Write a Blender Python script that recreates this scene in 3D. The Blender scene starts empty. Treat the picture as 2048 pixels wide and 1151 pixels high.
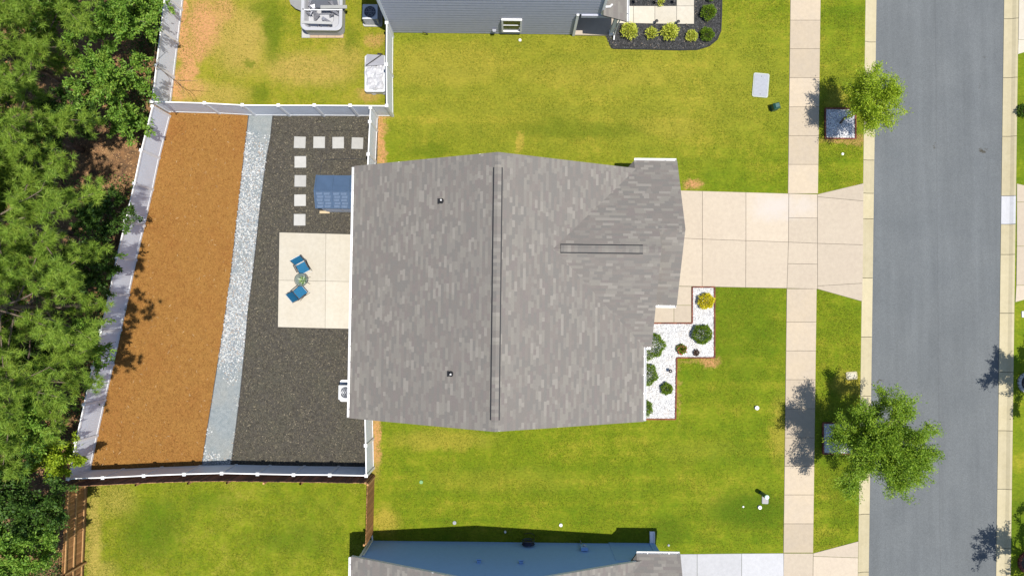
import bpy, math, random
import numpy as np
from mathutils import Vector, Matrix

# ------------------------------------------------------------------ camera, light, exposure
SC = bpy.context.scene
COL = SC.collection
CAM_H, FPX, TILT = 36.7, 1365.3, math.radians(2.0)

cam_d = bpy.data.cameras.new('camera'); cam = bpy.data.objects.new('camera', cam_d); COL.objects.link(cam)
cam.location = (0, 0, CAM_H); cam.rotation_euler = (TILT, 0, 0)
cam_d.sensor_fit = 'HORIZONTAL'; cam_d.sensor_width = 36.0; cam_d.lens = 36.0 * FPX / 2048.0
cam_d.clip_start = 0.5; cam_d.clip_end = 2000
SC.camera = cam

SUN_DIR = Vector((0.22, -0.125, 1.0)).normalized()      # towards the sun
SUN_EL = math.asin(SUN_DIR.z); SUN_AZ = math.atan2(SUN_DIR.x, SUN_DIR.y)
world = bpy.data.worlds.new('World'); SC.world = world; world.use_nodes = True
wn = world.node_tree; wn.nodes.clear()
wo = wn.nodes.new('ShaderNodeOutputWorld'); wb = wn.nodes.new('ShaderNodeBackground'); ws = wn.nodes.new('ShaderNodeTexSky')
ws.sky_type = 'NISHITA'; ws.sun_disc = False; ws.sun_elevation = SUN_EL; ws.sun_rotation = SUN_AZ
ws.air_density = 1.0; ws.dust_density = 0.6; ws.ozone_density = 1.5
wb.inputs['Strength'].default_value = 0.105
wn.links.new(ws.outputs[0], wb.inputs[0]); wn.links.new(wb.outputs[0], wo.inputs[0])
sun_d = bpy.data.lights.new('sun', 'SUN'); sun_d.energy = 4.6; sun_d.angle = math.radians(0.53); sun_d.color = (1.0, 0.955, 0.88)
sun = bpy.data.objects.new('sun', sun_d); COL.objects.link(sun)
sun.rotation_euler = SUN_DIR.to_track_quat('Z', 'Y').to_euler(); sun.location = (30, -20, 90)
SC.view_settings.view_transform = 'Standard'; SC.view_settings.look = 'None'
SC.view_settings.exposure = 0.82; SC.view_settings.gamma = 1.0
SC.view_settings.use_curve_mapping = False
SC.cycles.max_bounces = 6; SC.cycles.diffuse_bounces = 3; SC.cycles.glossy_bounces = 2
SC.cycles.transmission_bounces = 4; SC.cycles.transparent_max_bounces = 4

# ------------------------------------------------------------------ helpers
R = random.Random(7)
NP = np.random.default_rng(11)

def P(px, py, z=0.0):
    """surveyed position: where the line of sight of a photo pixel meets height z"""
    X, Y = px - 1024.0, 575.5 - py
    d = (X, Y * math.cos(TILT) + FPX * math.sin(TILT), Y * math.sin(TILT) - FPX * math.cos(TILT))
    t = (z - CAM_H) / d[2]
    return Vector((d[0] * t, d[1] * t, z))

def P2(px, py, z=0.0):
    p = P(px, py, z); return (p.x, p.y)

TH = 0.0115
CT, ST = math.cos(TH), math.sin(TH)
def W(u, v, z=0.0):
    return Vector((u * CT + v * ST, v * CT - u * ST, z))

def tag(o, label=None, cat=None, group=None, kind=None):
    if label: o['label'] = label
    if cat: o['category'] = cat
    if group: o['group'] = group
    if kind: o['kind'] = kind
    return o

def empty(name, loc=(0, 0, 0), rz=0.0):
    o = bpy.data.objects.new(name, None); COL.objects.link(o)
    o.location = loc; o.rotation_euler = (0, 0, rz); o.empty_display_size = 0.2
    return o

def wloc(o):
    v = Vector((0, 0, 0))
    while o is not None:
        v += o.location; o = o.parent
    return v

def put(name, mesh, parent=None, loc=None):
    o = bpy.data.objects.new(name, mesh); COL.objects.link(o)
    if parent is not None: o.parent = parent
    if loc is not None: o.location = loc
    return o

class MB:
    def __init__(s): s.v = []; s.f = []; s.m = []
    def add(s, vs, fs, mi=0):
        b = len(s.v); s.v += [tuple(p) for p in vs]; s.f += [tuple(b + i for i in f) for f in fs]; s.m += [mi] * len(fs); return s
    def box(s, c, size, rz=0.0, mi=0):
        hx, hy, hz = size[0] / 2, size[1] / 2, size[2] / 2; ca, sa = math.cos(rz), math.sin(rz)
        vs = []
        for z in (-hz, hz):
            for x, y in ((-hx, -hy), (hx, -hy), (hx, hy), (-hx, hy)):
                vs.append((c[0] + x * ca - y * sa, c[1] + x * sa + y * ca, c[2] + z))
        return s.add(vs, [(3, 2, 1, 0), (4, 5, 6, 7), (0, 1, 5, 4), (1, 2, 6, 5), (2, 3, 7, 6), (3, 0, 4, 7)], mi)
    def hexa(s, a, mi=0):   # 8 points: bottom 4 then top 4
        return s.add(a, [(3, 2, 1, 0), (4, 5, 6, 7), (0, 1, 5, 4), (1, 2, 6, 5), (2, 3, 7, 6), (3, 0, 4, 7)], mi)
    def beam(s, a, b, w, h, mi=0):   # box between two points; w horizontal, h vertical-ish
        a, b = Vector(a), Vector(b); d = (b - a).normalized()
        up = Vector((0, 0, 1)) if abs(d.z) < 0.95 else Vector((0, 1, 0))
        r = d.cross(up).normalized(); u = r.cross(d)
        q = []
        for p in (a, b):
            for x, y in ((-1, -1), (1, -1), (1, 1), (-1, 1)): q.append(p + r * (x * w / 2) + u * (y * h / 2))
        return s.add(q, [(0, 1, 2, 3), (7, 6, 5, 4), (0, 4, 5, 1), (1, 5, 6, 2), (2, 6, 7, 3), (3, 7, 4, 0)], mi)
    def prism(s, poly, z0, z1, mi=0):
        n = len(poly); vs = [(p[0], p[1], z0) for p in poly] + [(p[0], p[1], z1) for p in poly]
        a = sum(poly[i][0] * poly[(i + 1) % n][1] - poly[(i + 1) % n][0] * poly[i][1] for i in range(n))
        top = tuple(range(n, 2 * n)); bot = tuple(range(n - 1, -1, -1)); sd = [(i, (i + 1) % n, n + (i + 1) % n, n + i) for i in range(n)]
        if a < 0: top = top[::-1]; bot = bot[::-1]; sd = [f[::-1] for f in sd]
        return s.add(vs, [top, bot] + sd, mi)
    def extr(s, pts, off, mi=0):   # 3D polygon extruded by vector
        n = len(pts); off = Vector(off); vs = [Vector(p) for p in pts] + [Vector(p) + off for p in pts]
        return s.add(vs, [tuple(range(n)), tuple(range(2 * n - 1, n - 1, -1))] + [(i, n + i, n + (i + 1) % n, (i + 1) % n) for i in range(n)], mi)
    def tube(s, path, rad, n=6, mi=0, cap=True):
        path = [Vector(p) for p in path]
        if not isinstance(rad, (list, tuple)): rad = [rad] * len(path)
        rings = []; b = len(s.v); ref = None
        for i, p in enumerate(path):
            d = (path[min(i + 1, len(path) - 1)] - path[max(i - 1, 0)]).normalized()
            if ref is None:
                ref = d.orthogonal().normalized()
            ref = (ref - d * ref.dot(d)).normalized(); q = d.cross(ref)
            for k in range(n):
                a = 2 * math.pi * k / n; s.v.append(tuple(p + (ref * math.cos(a) + q * math.sin(a)) * rad[i]))
        for i in range(len(path) - 1):
            for k in range(n):
                s.f.append((b + i * n + k, b + i * n + (k + 1) % n, b + (i + 1) * n + (k + 1) % n, b + (i + 1) * n + k)); s.m.append(mi)
        if cap:
            s.f.append(tuple(b + k for k in range(n - 1, -1, -1))); s.m.append(mi)
            e = b + (len(path) - 1) * n; s.f.append(tuple(e + k for k in range(n))); s.m.append(mi)
        return s
    def lathe(s, c, prof, n=20, mi=0):   # prof list of (r,z)
        b = len(s.v)
        for r, z in prof:
            for k in range(n):
                a = 2 * math.pi * k / n; s.v.append((c[0] + r * math.cos(a), c[1] + r * math.sin(a), c[2] + z))
        for i in range(len(prof) - 1):
            for k in range(n):
                s.f.append((b + i * n + k, b + i * n + (k + 1) % n, b + (i + 1) * n + (k + 1) % n, b + (i + 1) * n + k)); s.m.append(mi)
        s.f.append(tuple(b + k for k in range(n - 1, -1, -1))); s.m.append(mi)
        e = b + (len(prof) - 1) * n; s.f.append(tuple(e + k for k in range(n))); s.m.append(mi)
        return s
    def build(s, name, mats, parent=None, local=False, smooth=False, loc=None):
        me = bpy.data.meshes.new(name)
        off = Vector((0, 0, 0))
        if parent is not None and not local: off = wloc(parent)
        if loc is not None: off = off + Vector(loc) if local else Vector(loc)
        vs = [(p[0] - off.x, p[1] - off.y, p[2] - off.z) for p in s.v] if not local else s.v
        me.from_pydata(vs, [], s.f); me.update()
        mats = mats if isinstance(mats, (list, tuple)) else [mats]
        for m in mats: me.materials.append(m)
        if len(mats) > 1: me.polygons.foreach_set('material_index', s.m)
        if smooth: me.polygons.foreach_set('use_smooth', [True] * len(s.f))
        o = put(name, me, parent)
        if loc is not None and not local:
            o.location = Vector(loc) - (wloc(parent) if parent is not None else Vector((0, 0, 0)))
        return o

def npmesh(name, V, F, mat, parent=None, off=None):
    """fast mesh: V (n,3), F (m,k)"""
    V = np.asarray(V, dtype=np.float32)
    if parent is not None:
        w = wloc(parent); V = V - np.array((w.x, w.y, w.z), dtype=np.float32)
    F = np.asarray(F, dtype=np.int32); k = F.shape[1]; m = F.shape[0]
    me = bpy.data.meshes.new(name)
    me.vertices.add(len(V)); me.vertices.foreach_set('co', V.ravel())
    me.loops.add(m * k); me.loops.foreach_set('vertex_index', F.ravel())
    me.polygons.add(m); me.polygons.foreach_set('loop_start', np.arange(0, m * k, k, dtype=np.int32))
    me.polygons.foreach_set('use_smooth', np.zeros(m, dtype=bool))
    me.update(calc_edges=True); me.validate()
    me.materials.append(mat)
    return put(name, me, parent)

def inside(pts, poly):
    """vectorised point in polygon"""
    x, y = pts[:, 0], pts[:, 1]; r = np.zeros(len(pts), bool); n = len(poly)
    for i in range(n):
        x1, y1 = poly[i]; x2, y2 = poly[(i + 1) % n]
        c = ((y1 > y) != (y2 > y)) & (x < (x2 - x1) * (y - y1) / ((y2 - y1) if y2 != y1 else 1e-9) + x1)
        r ^= c
    return r

def scatter(poly, n, rng):
    a = np.array(poly); lo, hi = a.min(0), a.max(0); out = np.zeros((0, 2))
    while len(out) < n:
        p = rng.uniform(lo, hi, (n * 2, 2)); out = np.vstack([out, p[inside(p, poly)]])
    return out[:n]

def vnoise(p, s, seed=0):
    """cheap smooth value noise for numpy points (n,2)"""
    q = p * s; i = np.floor(q).astype(int); f = q - i; f = f * f * (3 - 2 * f)
    def h(a, b):
        t = np.sin(a * 127.1 + b * 311.7 + seed * 74.7) * 43758.5453; return t - np.floor(t)
    a, b = i[:, 0], i[:, 1]
    return (h(a, b) * (1 - f[:, 0]) + h(a + 1, b) * f[:, 0]) * (1 - f[:, 1]) + (h(a, b + 1) * (1 - f[:, 0]) + h(a + 1, b + 1) * f[:, 0]) * f[:, 1]

# ------------------------------------------------------------------ materials
def new_mat(name):
    m = bpy.data.materials.new(name); m.use_nodes = True; nt = m.node_tree; nt.nodes.clear()
    out = nt.nodes.new('ShaderNodeOutputMaterial'); return m, nt, out

def N(nt, t, **kw):
    n = nt.nodes.new(t)
    for k, v in kw.items(): setattr(n, k, v)
    return n

def noise(nt, vec, scale, detail=3.0, rough=0.6, dist=0.0):
    n = N(nt, 'ShaderNodeTexNoise'); n.inputs['Scale'].default_value = scale; n.inputs['Detail'].default_value = detail
    n.inputs['Roughness'].default_value = rough; n.inputs['Distortion'].default_value = dist
    nt.links.new(vec, n.inputs['Vector']); return n.outputs['Fac']

def ramp(nt, fac, stops, interp='LINEAR'):
    r = N(nt, 'ShaderNodeValToRGB'); r.color_ramp.interpolation = interp; e = r.color_ramp.elements
    while len(e) < len(stops): e.new(0.5)
    for i, (p, c) in enumerate(stops):
        e[i].position = p; e[i].color = (c[0], c[1], c[2], 1) if not isinstance(c, (int, float)) else (c, c, c, 1)
    nt.links.new(fac, r.inputs['Fac']); return r.outputs['Color']

def mix(nt, a, b, fac, mode='MIX'):
    m = N(nt, 'ShaderNodeMix', data_type='RGBA', blend_type=mode)
    def s(sock, v):
        if isinstance(v, (int, float)): sock.default_value = v
        elif isinstance(v, (tuple, list)): sock.default_value = (v[0], v[1], v[2], 1)
        else: nt.links.new(v, sock)
    s(m.inputs[0], fac); s(m.inputs[6], a); s(m.inputs[7], b); return m.outputs[2]

def math_n(nt, op, a, b=None):
    m = N(nt, 'ShaderNodeMath', operation=op)
    for i, v in enumerate((a, b)):
        if v is None: continue
        if isinstance(v, (int, float)): m.inputs[i].default_value = v
        else: nt.links.new(v, m.inputs[i])
    return m.outputs[0]

def pos(nt, obj=False):
    if obj: return N(nt, 'ShaderNodeTexCoord').outputs['Object']
    return N(nt, 'ShaderNodeNewGeometry').outputs['Position']

def bump(nt, h, strength, dist=0.02):
    b = N(nt, 'ShaderNodeBump'); b.inputs['Strength'].default_value = strength; b.inputs['Distance'].default_value = dist
    nt.links.new(h, b.inputs['Height']); return b.outputs['Normal']

def pbsdf(nt, out, col, rough=0.8, spec=0.3, normal=None, metal=0.0, **kw):
    b = N(nt, 'ShaderNodeBsdfPrincipled')
    if isinstance(col, (tuple, list)): b.inputs['Base Color'].default_value = (*col[:3], 1)
    else: nt.links.new(col, b.inputs['Base Color'])
    if isinstance(rough, (int, float)): b.inputs['Roughness'].default_value = rough
    else: nt.links.new(rough, b.inputs['Roughness'])
    b.inputs['Specular IOR Level'].default_value = spec; b.inputs['Metallic'].default_value = metal
    for k, v in kw.items(): b.inputs[k].default_value = v
    if normal is not None: nt.links.new(normal, b.inputs['Normal'])
    nt.links.new(b.outputs[0], out.inputs[0]); return b

def rnd(nt):
    """random number for each loose piece, whether joined or an object of its own"""
    g = N(nt, 'ShaderNodeNewGeometry').outputs['Random Per Island']; o = N(nt, 'ShaderNodeObjectInfo').outputs['Random']
    return math_n(nt, 'FRACT', math_n(nt, 'ADD', g, o))

def m_mottle(name, c1, c2, s=6.0, c3=None, s3=0.5, rough=0.85, bumpy=0.3, fine=60.0, finea=0.12, spec=0.25):
    m, nt, out = new_mat(name); p = pos(nt)
    c = ramp(nt, noise(nt, p, s, 4), [(0.3, c1), (0.7, c2)])
    if c3 is not None: c = mix(nt, c, c3, ramp(nt, noise(nt, p, s3, 3), [(0.45, 0.0), (0.75, 0.8)]))
    f = noise(nt, p, fine, 2); c = mix(nt, c, ramp(nt, f, [(0.25, 1 - finea * 2), (0.75, 1 + finea)]), 1.0, 'MULTIPLY')
    pbsdf(nt, out, c, rough, spec, bump(nt, f, bumpy, 0.01)); return m

def m_plain(name, c, rough=0.5, spec=0.4, metal=0.0, var=0.06, s=5.0, **kw):
    m, nt, out = new_mat(name); p = pos(nt)
    col = mix(nt, c, ramp(nt, noise(nt, p, s, 4), [(0.3, 1 - var), (0.7, 1 + var)]), 1.0, 'MULTIPLY')
    pbsdf(nt, out, col, rough, spec, None, metal, **kw); return m

def m_pieces(name, stops, rough=0.85, spec=0.2, fine=40.0, finea=0.1, interp='CONSTANT'):
    m, nt, out = new_mat(name); p = pos(nt)
    c = ramp(nt, rnd(nt), stops, interp)
    f = noise(nt, p, fine, 3); c = mix(nt, c, ramp(nt, f, [(0.25, 1 - finea), (0.75, 1 + finea)]), 1.0, 'MULTIPLY')
    pbsdf(nt, out, c, rough, spec, bump(nt, f, 0.25, 0.01)); return m

def m_leaf(name, stops, trans=0.35, scale=1.2, rough=0.55):
    m, nt, out = new_mat(name); p = pos(nt)
    f = math_n(nt, 'ADD', math_n(nt, 'MULTIPLY', N(nt, 'ShaderNodeNewGeometry').outputs['Random Per Island'], 0.55), math_n(nt, 'MULTIPLY', noise(nt, p, scale, 3), 0.45))
    c = ramp(nt, f, stops)
    b = N(nt, 'ShaderNodeBsdfPrincipled'); b.inputs['Roughness'].default_value = rough; b.inputs['Specular IOR Level'].default_value = 0.25
    nt.links.new(c, b.inputs['Base Color'])
    t = N(nt, 'ShaderNodeBsdfTranslucent'); nt.links.new(mix(nt, c, (1.25, 1.2, 0.6), 1.0, 'MULTIPLY'), t.inputs['Color'])
    x = N(nt, 'ShaderNodeMixShader'); x.inputs[0].default_value = trans
    nt.links.new(b.outputs[0], x.inputs[1]); nt.links.new(t.outputs[0], x.inputs[2]); nt.links.new(x.outputs[0], out.inputs[0]); return m

def blobs(nt, p, spots, soft=0.55):
    """union of noisy patches of bare or lush ground: spots (x, y, rx, ry, amount)"""
    w = N(nt, 'ShaderNodeVectorMath', operation='ADD'); nz = N(nt, 'ShaderNodeTexNoise'); nz.inputs['Scale'].default_value = 1.1; nz.inputs['Detail'].default_value = 5; nz.inputs['Roughness'].default_value = 0.75
    nt.links.new(p, nz.inputs['Vector'])
    sc = N(nt, 'ShaderNodeVectorMath', operation='SCALE'); sc.inputs['Scale'].default_value = 1.5
    sb = N(nt, 'ShaderNodeVectorMath', operation='SUBTRACT'); sb.inputs[1].default_value = (0.5, 0.5, 0.5)
    nt.links.new(nz.outputs['Color'], sb.inputs[0]); nt.links.new(sb.outputs[0], sc.inputs[0])
    nt.links.new(p, w.inputs[0]); nt.links.new(sc.outputs[0], w.inputs[1]); acc = None
    for (x, y, rx, ry, am) in spots:
        s = N(nt, 'ShaderNodeVectorMath', operation='SUBTRACT'); s.inputs[1].default_value = (x, y, 0); nt.links.new(w.outputs[0], s.inputs[0])
        d = N(nt, 'ShaderNodeVectorMath', operation='DIVIDE'); d.inputs[1].default_value = (rx, ry, 1e6); nt.links.new(s.outputs[0], d.inputs[0])
        l = N(nt, 'ShaderNodeVectorMath', operation='LENGTH'); nt.links.new(d.outputs[0], l.inputs[0])
        mr = N(nt, 'ShaderNodeMapRange', interpolation_type='SMOOTHSTEP'); mr.inputs[1].default_value = 1 - soft; mr.inputs[2].default_value = 1 + soft
        mr.inputs[3].default_value = am; mr.inputs[4].default_value = 0; nt.links.new(l.outputs['Value'], mr.inputs[0])
        acc = mr.outputs[0] if acc is None else math_n(nt, 'MAXIMUM', acc, mr.outputs[0])
    return acc

def m_grass(name, dark, mid, dry, dry_amt, dirt=None, lush=None, drys=None, stripe=0.0, soil=(0.34, 0.17, 0.075)):
    m, nt, out = new_mat(name); p = pos(nt)
    big = noise(nt, p, 0.35, 4, 0.6); med = noise(nt, p, 2.2, 4, 0.7); fine = noise(nt, p, 22.0, 3, 0.75)
    f = math_n(nt, 'ADD', math_n(nt, 'MULTIPLY', big, 0.35), math_n(nt, 'ADD', math_n(nt, 'MULTIPLY', med, 0.35), math_n(nt, 'MULTIPLY', fine, 0.3)))
    if stripe:
        mv = N(nt, 'ShaderNodeVectorMath', operation='MULTIPLY'); mv.inputs[1].default_value = (0.05, 1.5, 1); nt.links.new(p, mv.inputs[0])     # mower passes run along x
        f = math_n(nt, 'ADD', f, math_n(nt, 'MULTIPLY', math_n(nt, 'SUBTRACT', noise(nt, mv.outputs[0], 1.0, 4, 0.6), 0.5), stripe))
    c = ramp(nt, f, [(0.34, dark), (0.52, mid), (0.68, dry)])
    if dry_amt: c = mix(nt, c, dry, math_n(nt, 'MULTIPLY', ramp(nt, noise(nt, p, 0.9, 5, 0.75), [(0.45, 0.0), (0.72, 1.0)]), dry_amt))
    if drys: c = mix(nt, c, tuple(x * y for x, y in zip(dry, (1.15, 1.02, 1.6))), blobs(nt, p, drys))
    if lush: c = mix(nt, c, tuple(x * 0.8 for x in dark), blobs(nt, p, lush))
    if dirt:
        dm = blobs(nt, p, dirt)
        dm = math_n(nt, 'MULTIPLY', dm, ramp(nt, noise(nt, p, 9.0, 3, 0.7), [(0.3, 0.45), (0.55, 1.0)]))
        c = mix(nt, c, soil, dm)
    st = N(nt, 'ShaderNodeVectorMath', operation='MULTIPLY'); st.inputs[1].default_value = (0.45, 1.0, 1); nt.links.new(p, st.inputs[0])
    t1 = noise(nt, st.outputs[0], 11.0, 5, 0.8); c = mix(nt, c, ramp(nt, t1, [(0.3, 0.70), (0.7, 1.28)]), 1.0, 'MULTIPLY')
    c = mix(nt, c, dry, math_n(nt, 'MULTIPLY', ramp(nt, noise(nt, p, 16.0, 3, 0.8), [(0.60, 0.0), (0.72, 1.0)]), 0.5))
    g = noise(nt, p, 70.0, 2, 0.6); c = mix(nt, c, ramp(nt, g, [(0.25, 0.75), (0.75, 1.2)]), 1.0, 'MULTIPLY')
    pbsdf(nt, out, c, 0.9, 0.1, bump(nt, g, 0.5, 0.03)); return m

def m_concrete(name, base, stain, spots=None, spot_col=(0.5, 0.48, 0.45)):
    m, nt, out = new_mat(name); p = pos(nt)
    c = mix(nt, base, stain, ramp(nt, noise(nt, p, 0.8, 5, 0.65), [(0.4, 0.0), (0.75, 0.75)]))
    c = mix(nt, c, ramp(nt, rnd(nt), [(0.0, 0.88), (1.0, 1.07)]), 1.0, 'MULTIPLY')
    c = mix(nt, c, ramp(nt, noise(nt, p, 5.0, 5, 0.7), [(0.3, 0.92), (0.7, 1.05)]), 1.0, 'MULTIPLY')
    if spots: c = mix(nt, c, spot_col, blobs(nt, p, spots, 0.7))
    f = noise(nt, p, 90.0, 2); c = mix(nt, c, ramp(nt, f, [(0.3, 0.93), (0.7, 1.04)]), 1.0, 'MULTIPLY')
    pbsdf(nt, out, c, 0.85, 0.2, bump(nt, f, 0.15, 0.005)); return m

def spot(px, py, rx, ry, am=1.0):
    p = P(px, py); return (p.x, p.y, rx, ry, am)

MAT = {}
MAT['lawn'] = m_grass('lawn_grass', (0.056, 0.102, 0.003), (0.106, 0.138, 0.005), (0.215, 0.188, 0.018), 0.14,
    dirt=[spot(1383, 368, .45, .32), spot(1422, 724, .5, .25), spot(761, 285, .26, 2.0), spot(759, 232, .45, .2, .7), spot(752, 880, .22, 1.6, .9), spot(1715, 280, .3, .22, .6), spot(1685, 285, 1.1, .16, .6), spot(1390, 722, 1.0, .09, .4), spot(1357, 780, .08, 1.6, .35)],
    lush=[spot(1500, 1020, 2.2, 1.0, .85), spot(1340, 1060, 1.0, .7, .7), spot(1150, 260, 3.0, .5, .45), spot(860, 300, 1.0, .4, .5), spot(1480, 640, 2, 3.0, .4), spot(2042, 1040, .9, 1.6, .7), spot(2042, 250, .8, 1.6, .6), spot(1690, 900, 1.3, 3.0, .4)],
    drys=[spot(1150, 170, 13.0, 4.2, .34), spot(900, 130, 4.5, 1.5, .55), spot(1200, 150, 6, 1.0, .5), spot(1330, 250, 2.5, .8, .5), spot(770, 1040, .7, .7, .8), spot(880, 880, 2.5, .5, .5), spot(1000, 960, 4, .6, .15), spot(1700, 770, 1.0, .6, .7), spot(1560, 860, .5, 1.6, .5), spot(1680, 200, .8, .8, .5), spot(1040, 285, .2, .6, .9), spot(1400, 900, 2.5, .5, .12)], stripe=0.30)
MAT['lawn_up'] = m_grass('dry_back_lawn', (0.09, 0.125, 0.005), (0.155, 0.155, 0.010), (0.26, 0.195, 0.035), 0.35,
    dirt=[spot(405, 50, .9, 1.5), spot(375, 130, .5, 1.7), spot(365, 30, .3, 2.4), spot(352, 170, .5, .9), spot(440, 20, .8, .6, .7), spot(400, 90, .4, .9), spot(755, 80, .6, .3, .6), spot(735, 190, .6, .4, .5), spot(388, 180, .5, .5, .6)],
    lush=[spot(545, 60, .55, 1.6, .9), spot(530, 20, .9, .5, .7), spot(520, 190, .5, .5, .7), spot(497, 125, .25, .2, .7), spot(700, 75, .3, .8, .6)],
    drys=[spot(480, 80, 1.5, 1.8, .6), spot(620, 140, 2.5, .9, .6), spot(420, 190, 2.0, .7, .5), spot(690, 120, 1, 1, .4)])
MAT['lawn_low'] = m_grass('lower_back_lawn', (0.055, 0.104, 0.003), (0.124, 0.147, 0.006), (0.225, 0.195, 0.03), 0.25,
    lush=[spot(310, 1060, 1.5, 1.5, .6), spot(600, 1080, 1.8, .8, .5), spot(430, 1000, 1.2, .5, .4)],
    drys=[spot(185, 1080, .45, 3.5, .8), spot(230, 1000, 1, .8, .5), spot(200, 1140, .9, .5, .6)])
MAT['blade'] = m_leaf('grass_blade', [(0.2, (0.064, 0.110, 0.003)), (0.5, (0.121, 0.154, 0.007)), (0.8, (0.200, 0.187, 0.020))], 0.25, 0.6)
MAT['forest'] = m_mottle('forest_floor_litter', (0.055, 0.035, 0.02), (0.20, 0.105, 0.045), 2.5, (0.30, 0.17, 0.075), 0.7, 0.95, 0.6, 25, 0.3)
MAT['straw'] = m_mottle('orange_pine_straw', (0.182, 0.086, 0.019), (0.226, 0.112, 0.027), 3.0, (0.184, 0.076, 0.017), 0.45, 0.95, 0.7, 38, 0.22)
MAT['strawchip'] = m_pieces('straw_chips', [(0, (0.238, 0.120, 0.028)), (0.35, (0.152, 0.063, 0.013)), (0.65, (0.209, 0.103, 0.023)), (0.99, (0.313, 0.220, 0.126))])
MAT['mulch'] = m_mottle('dark_mulch', (0.037, 0.034, 0.028), (0.066, 0.059, 0.048), 5.0, (0.058, 0.056, 0.039), 0.6, 0.95, 0.7, 45, 0.35)
MAT['mulchchip'] = m_pieces('mulch_chips', [(0, (0.03, 0.026, 0.02)), (0.3, (0.06, 0.052, 0.04)), (0.6, (0.09, 0.08, 0.055)), (0.96, (0.17, 0.145, 0.10))])
MAT['mulchgrey'] = m_mottle('charcoal_mulch', (0.018, 0.018, 0.018), (0.05, 0.05, 0.05), 8.0, None, 1, 0.95, 0.8, 40, 0.4)
MAT['mulchgreychip'] = m_pieces('charcoal_mulch_chips', [(0, (0.015, 0.015, 0.016)), (0.4, (0.04, 0.04, 0.042)), (0.75, (0.075, 0.075, 0.075)), (0.95, (0.16, 0.13, 0.1))])
MAT['creek'] = m_mottle('blue_grey_gravel_fines', (0.14, 0.165, 0.175), (0.21, 0.23, 0.235), 5.0, (0.22, 0.22, 0.2), 0.5, 0.9, 0.6, 50, 0.3)
MAT['creekstone'] = m_pieces('river_stone', [(0, (0.335, 0.343, 0.335)), (0.2, (0.197, 0.217, 0.232)), (0.4, (0.286, 0.287, 0.278)), (0.55, (0.138, 0.161, 0.180)), (0.75, (0.237, 0.202, 0.170)), (0.88, (0.434, 0.434, 0.422))], 0.7)
MAT['whitebase'] = m_mottle('white_marble_fines', (0.297, 0.297, 0.297), (0.405, 0.405, 0.405), 8.0, (0.365, 0.317, 0.270), 0.9, 0.8, 0.5, 40, 0.25)
MAT['whitestone'] = m_pieces('white_marble_chip', [(0, (0.459, 0.459, 0.459)), (0.35, (0.365, 0.365, 0.371)), (0.6, (0.567, 0.560, 0.553)), (0.9, (0.230, 0.230, 0.243))], 0.6)
MAT['asphalt'] = None
MAT['drive'] = m_concrete('driveway_concrete', (0.335, 0.284, 0.220), (0.318, 0.266, 0.208), [spot(1550, 415, 1.1, .6, .8), spot(1520, 420, .25, .35, .35), spot(1610, 415, .6, .4, .5)], (0.353, 0.319, 0.289))
MAT['patio'] = m_concrete('patio_concrete', (0.385, 0.353, 0.292), (0.356, 0.319, 0.253))
MAT['walk'] = m_concrete('sidewalk_concrete', (0.327, 0.270, 0.198), (0.296, 0.251, 0.198))
MAT['walknew'] = m_concrete('pale_new_concrete', (0.315, 0.315, 0.325), (0.29, 0.29, 0.295))
MAT['kerb'] = m_concrete('kerb_concrete', (0.323, 0.282, 0.184), (0.287, 0.246, 0.149))
MAT['paver'] = m_concrete('grey_paver', (0.312, 0.306, 0.288), (0.282, 0.276, 0.258))
MAT['joint'] = m_mottle('joint_dirt', (0.05, 0.04, 0.03), (0.08, 0.065, 0.05), 20)
MAT['brick'] = m_pieces('edging_brick', [(0, (0.11, 0.035, 0.022)), (0.35, (0.15, 0.052, 0.03)), (0.7, (0.085, 0.03, 0.022))])
SH = [(0, (0.123, 0.112, 0.102)), (0.18, (0.148, 0.137, 0.121)), (0.32, (0.131, 0.117, 0.106)), (0.48, (0.119, 0.111, 0.102)), (0.64, (0.139, 0.128, 0.115)), (0.84, (0.166, 0.153, 0.136)), (0.92, (0.126, 0.111, 0.103))]
MAT['shingle'] = m_pieces('asphalt_shingle', SH, 0.9, 0.15, 55, 0.16)
MAT['deck'] = m_plain('roof_felt', (0.06, 0.055, 0.05), 0.9)
MAT['black'] = m_plain('black_rubber', (0.012, 0.012, 0.013), 0.6)
MAT['white'] = m_plain('white_vinyl', (0.60, 0.60, 0.60), 0.45, 0.4, 0, 0.03)
MAT['panel'] = m_plain('white_vinyl_panel', (0.57, 0.60, 0.65), 0.5, 0.4, 0, 0.04, 1.5)
MAT['whitepaint'] = m_plain('white_paint', (0.55, 0.55, 0.55), 0.5)
MAT['siding_grey'] = m_plain('slate_grey_siding', (0.32, 0.33, 0.385), 0.65, 0.3, 0, 0.05)
MAT['siding_blue'] = m_plain('blue_siding', (0.19, 0.33, 0.56), 0.65, 0.3, 0, 0.04)
MAT['siding_tan'] = m_plain('greige_siding', (0.33, 0.30, 0.26), 0.65, 0.3)
MAT['glass'] = m_plain('window_glass', (0.03, 0.045, 0.04), 0.05, 0.9)
MAT['wood'] = m_pieces('cedar_picket', [(0, (0.272, 0.133, 0.048)), (0.3, (0.340, 0.170, 0.067)), (0.6, (0.230, 0.111, 0.043)), (0.85, (0.297, 0.145, 0.054))], 0.85)
MAT['woodrail'] = m_mottle('pine_rail', (0.325, 0.181, 0.074), (0.425, 0.250, 0.108), 8)
MAT['wooddark'] = m_pieces('weathered_dark_picket', [(0, (0.149, 0.070, 0.049)), (0.35, (0.203, 0.095, 0.065)), (0.7, (0.108, 0.057, 0.043))], 0.9)
MAT['bark'] = m_mottle('tree_bark', (0.09, 0.065, 0.045), (0.17, 0.13, 0.1), 12, None, 1, 0.95, 0.7, 40, 0.3)
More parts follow.
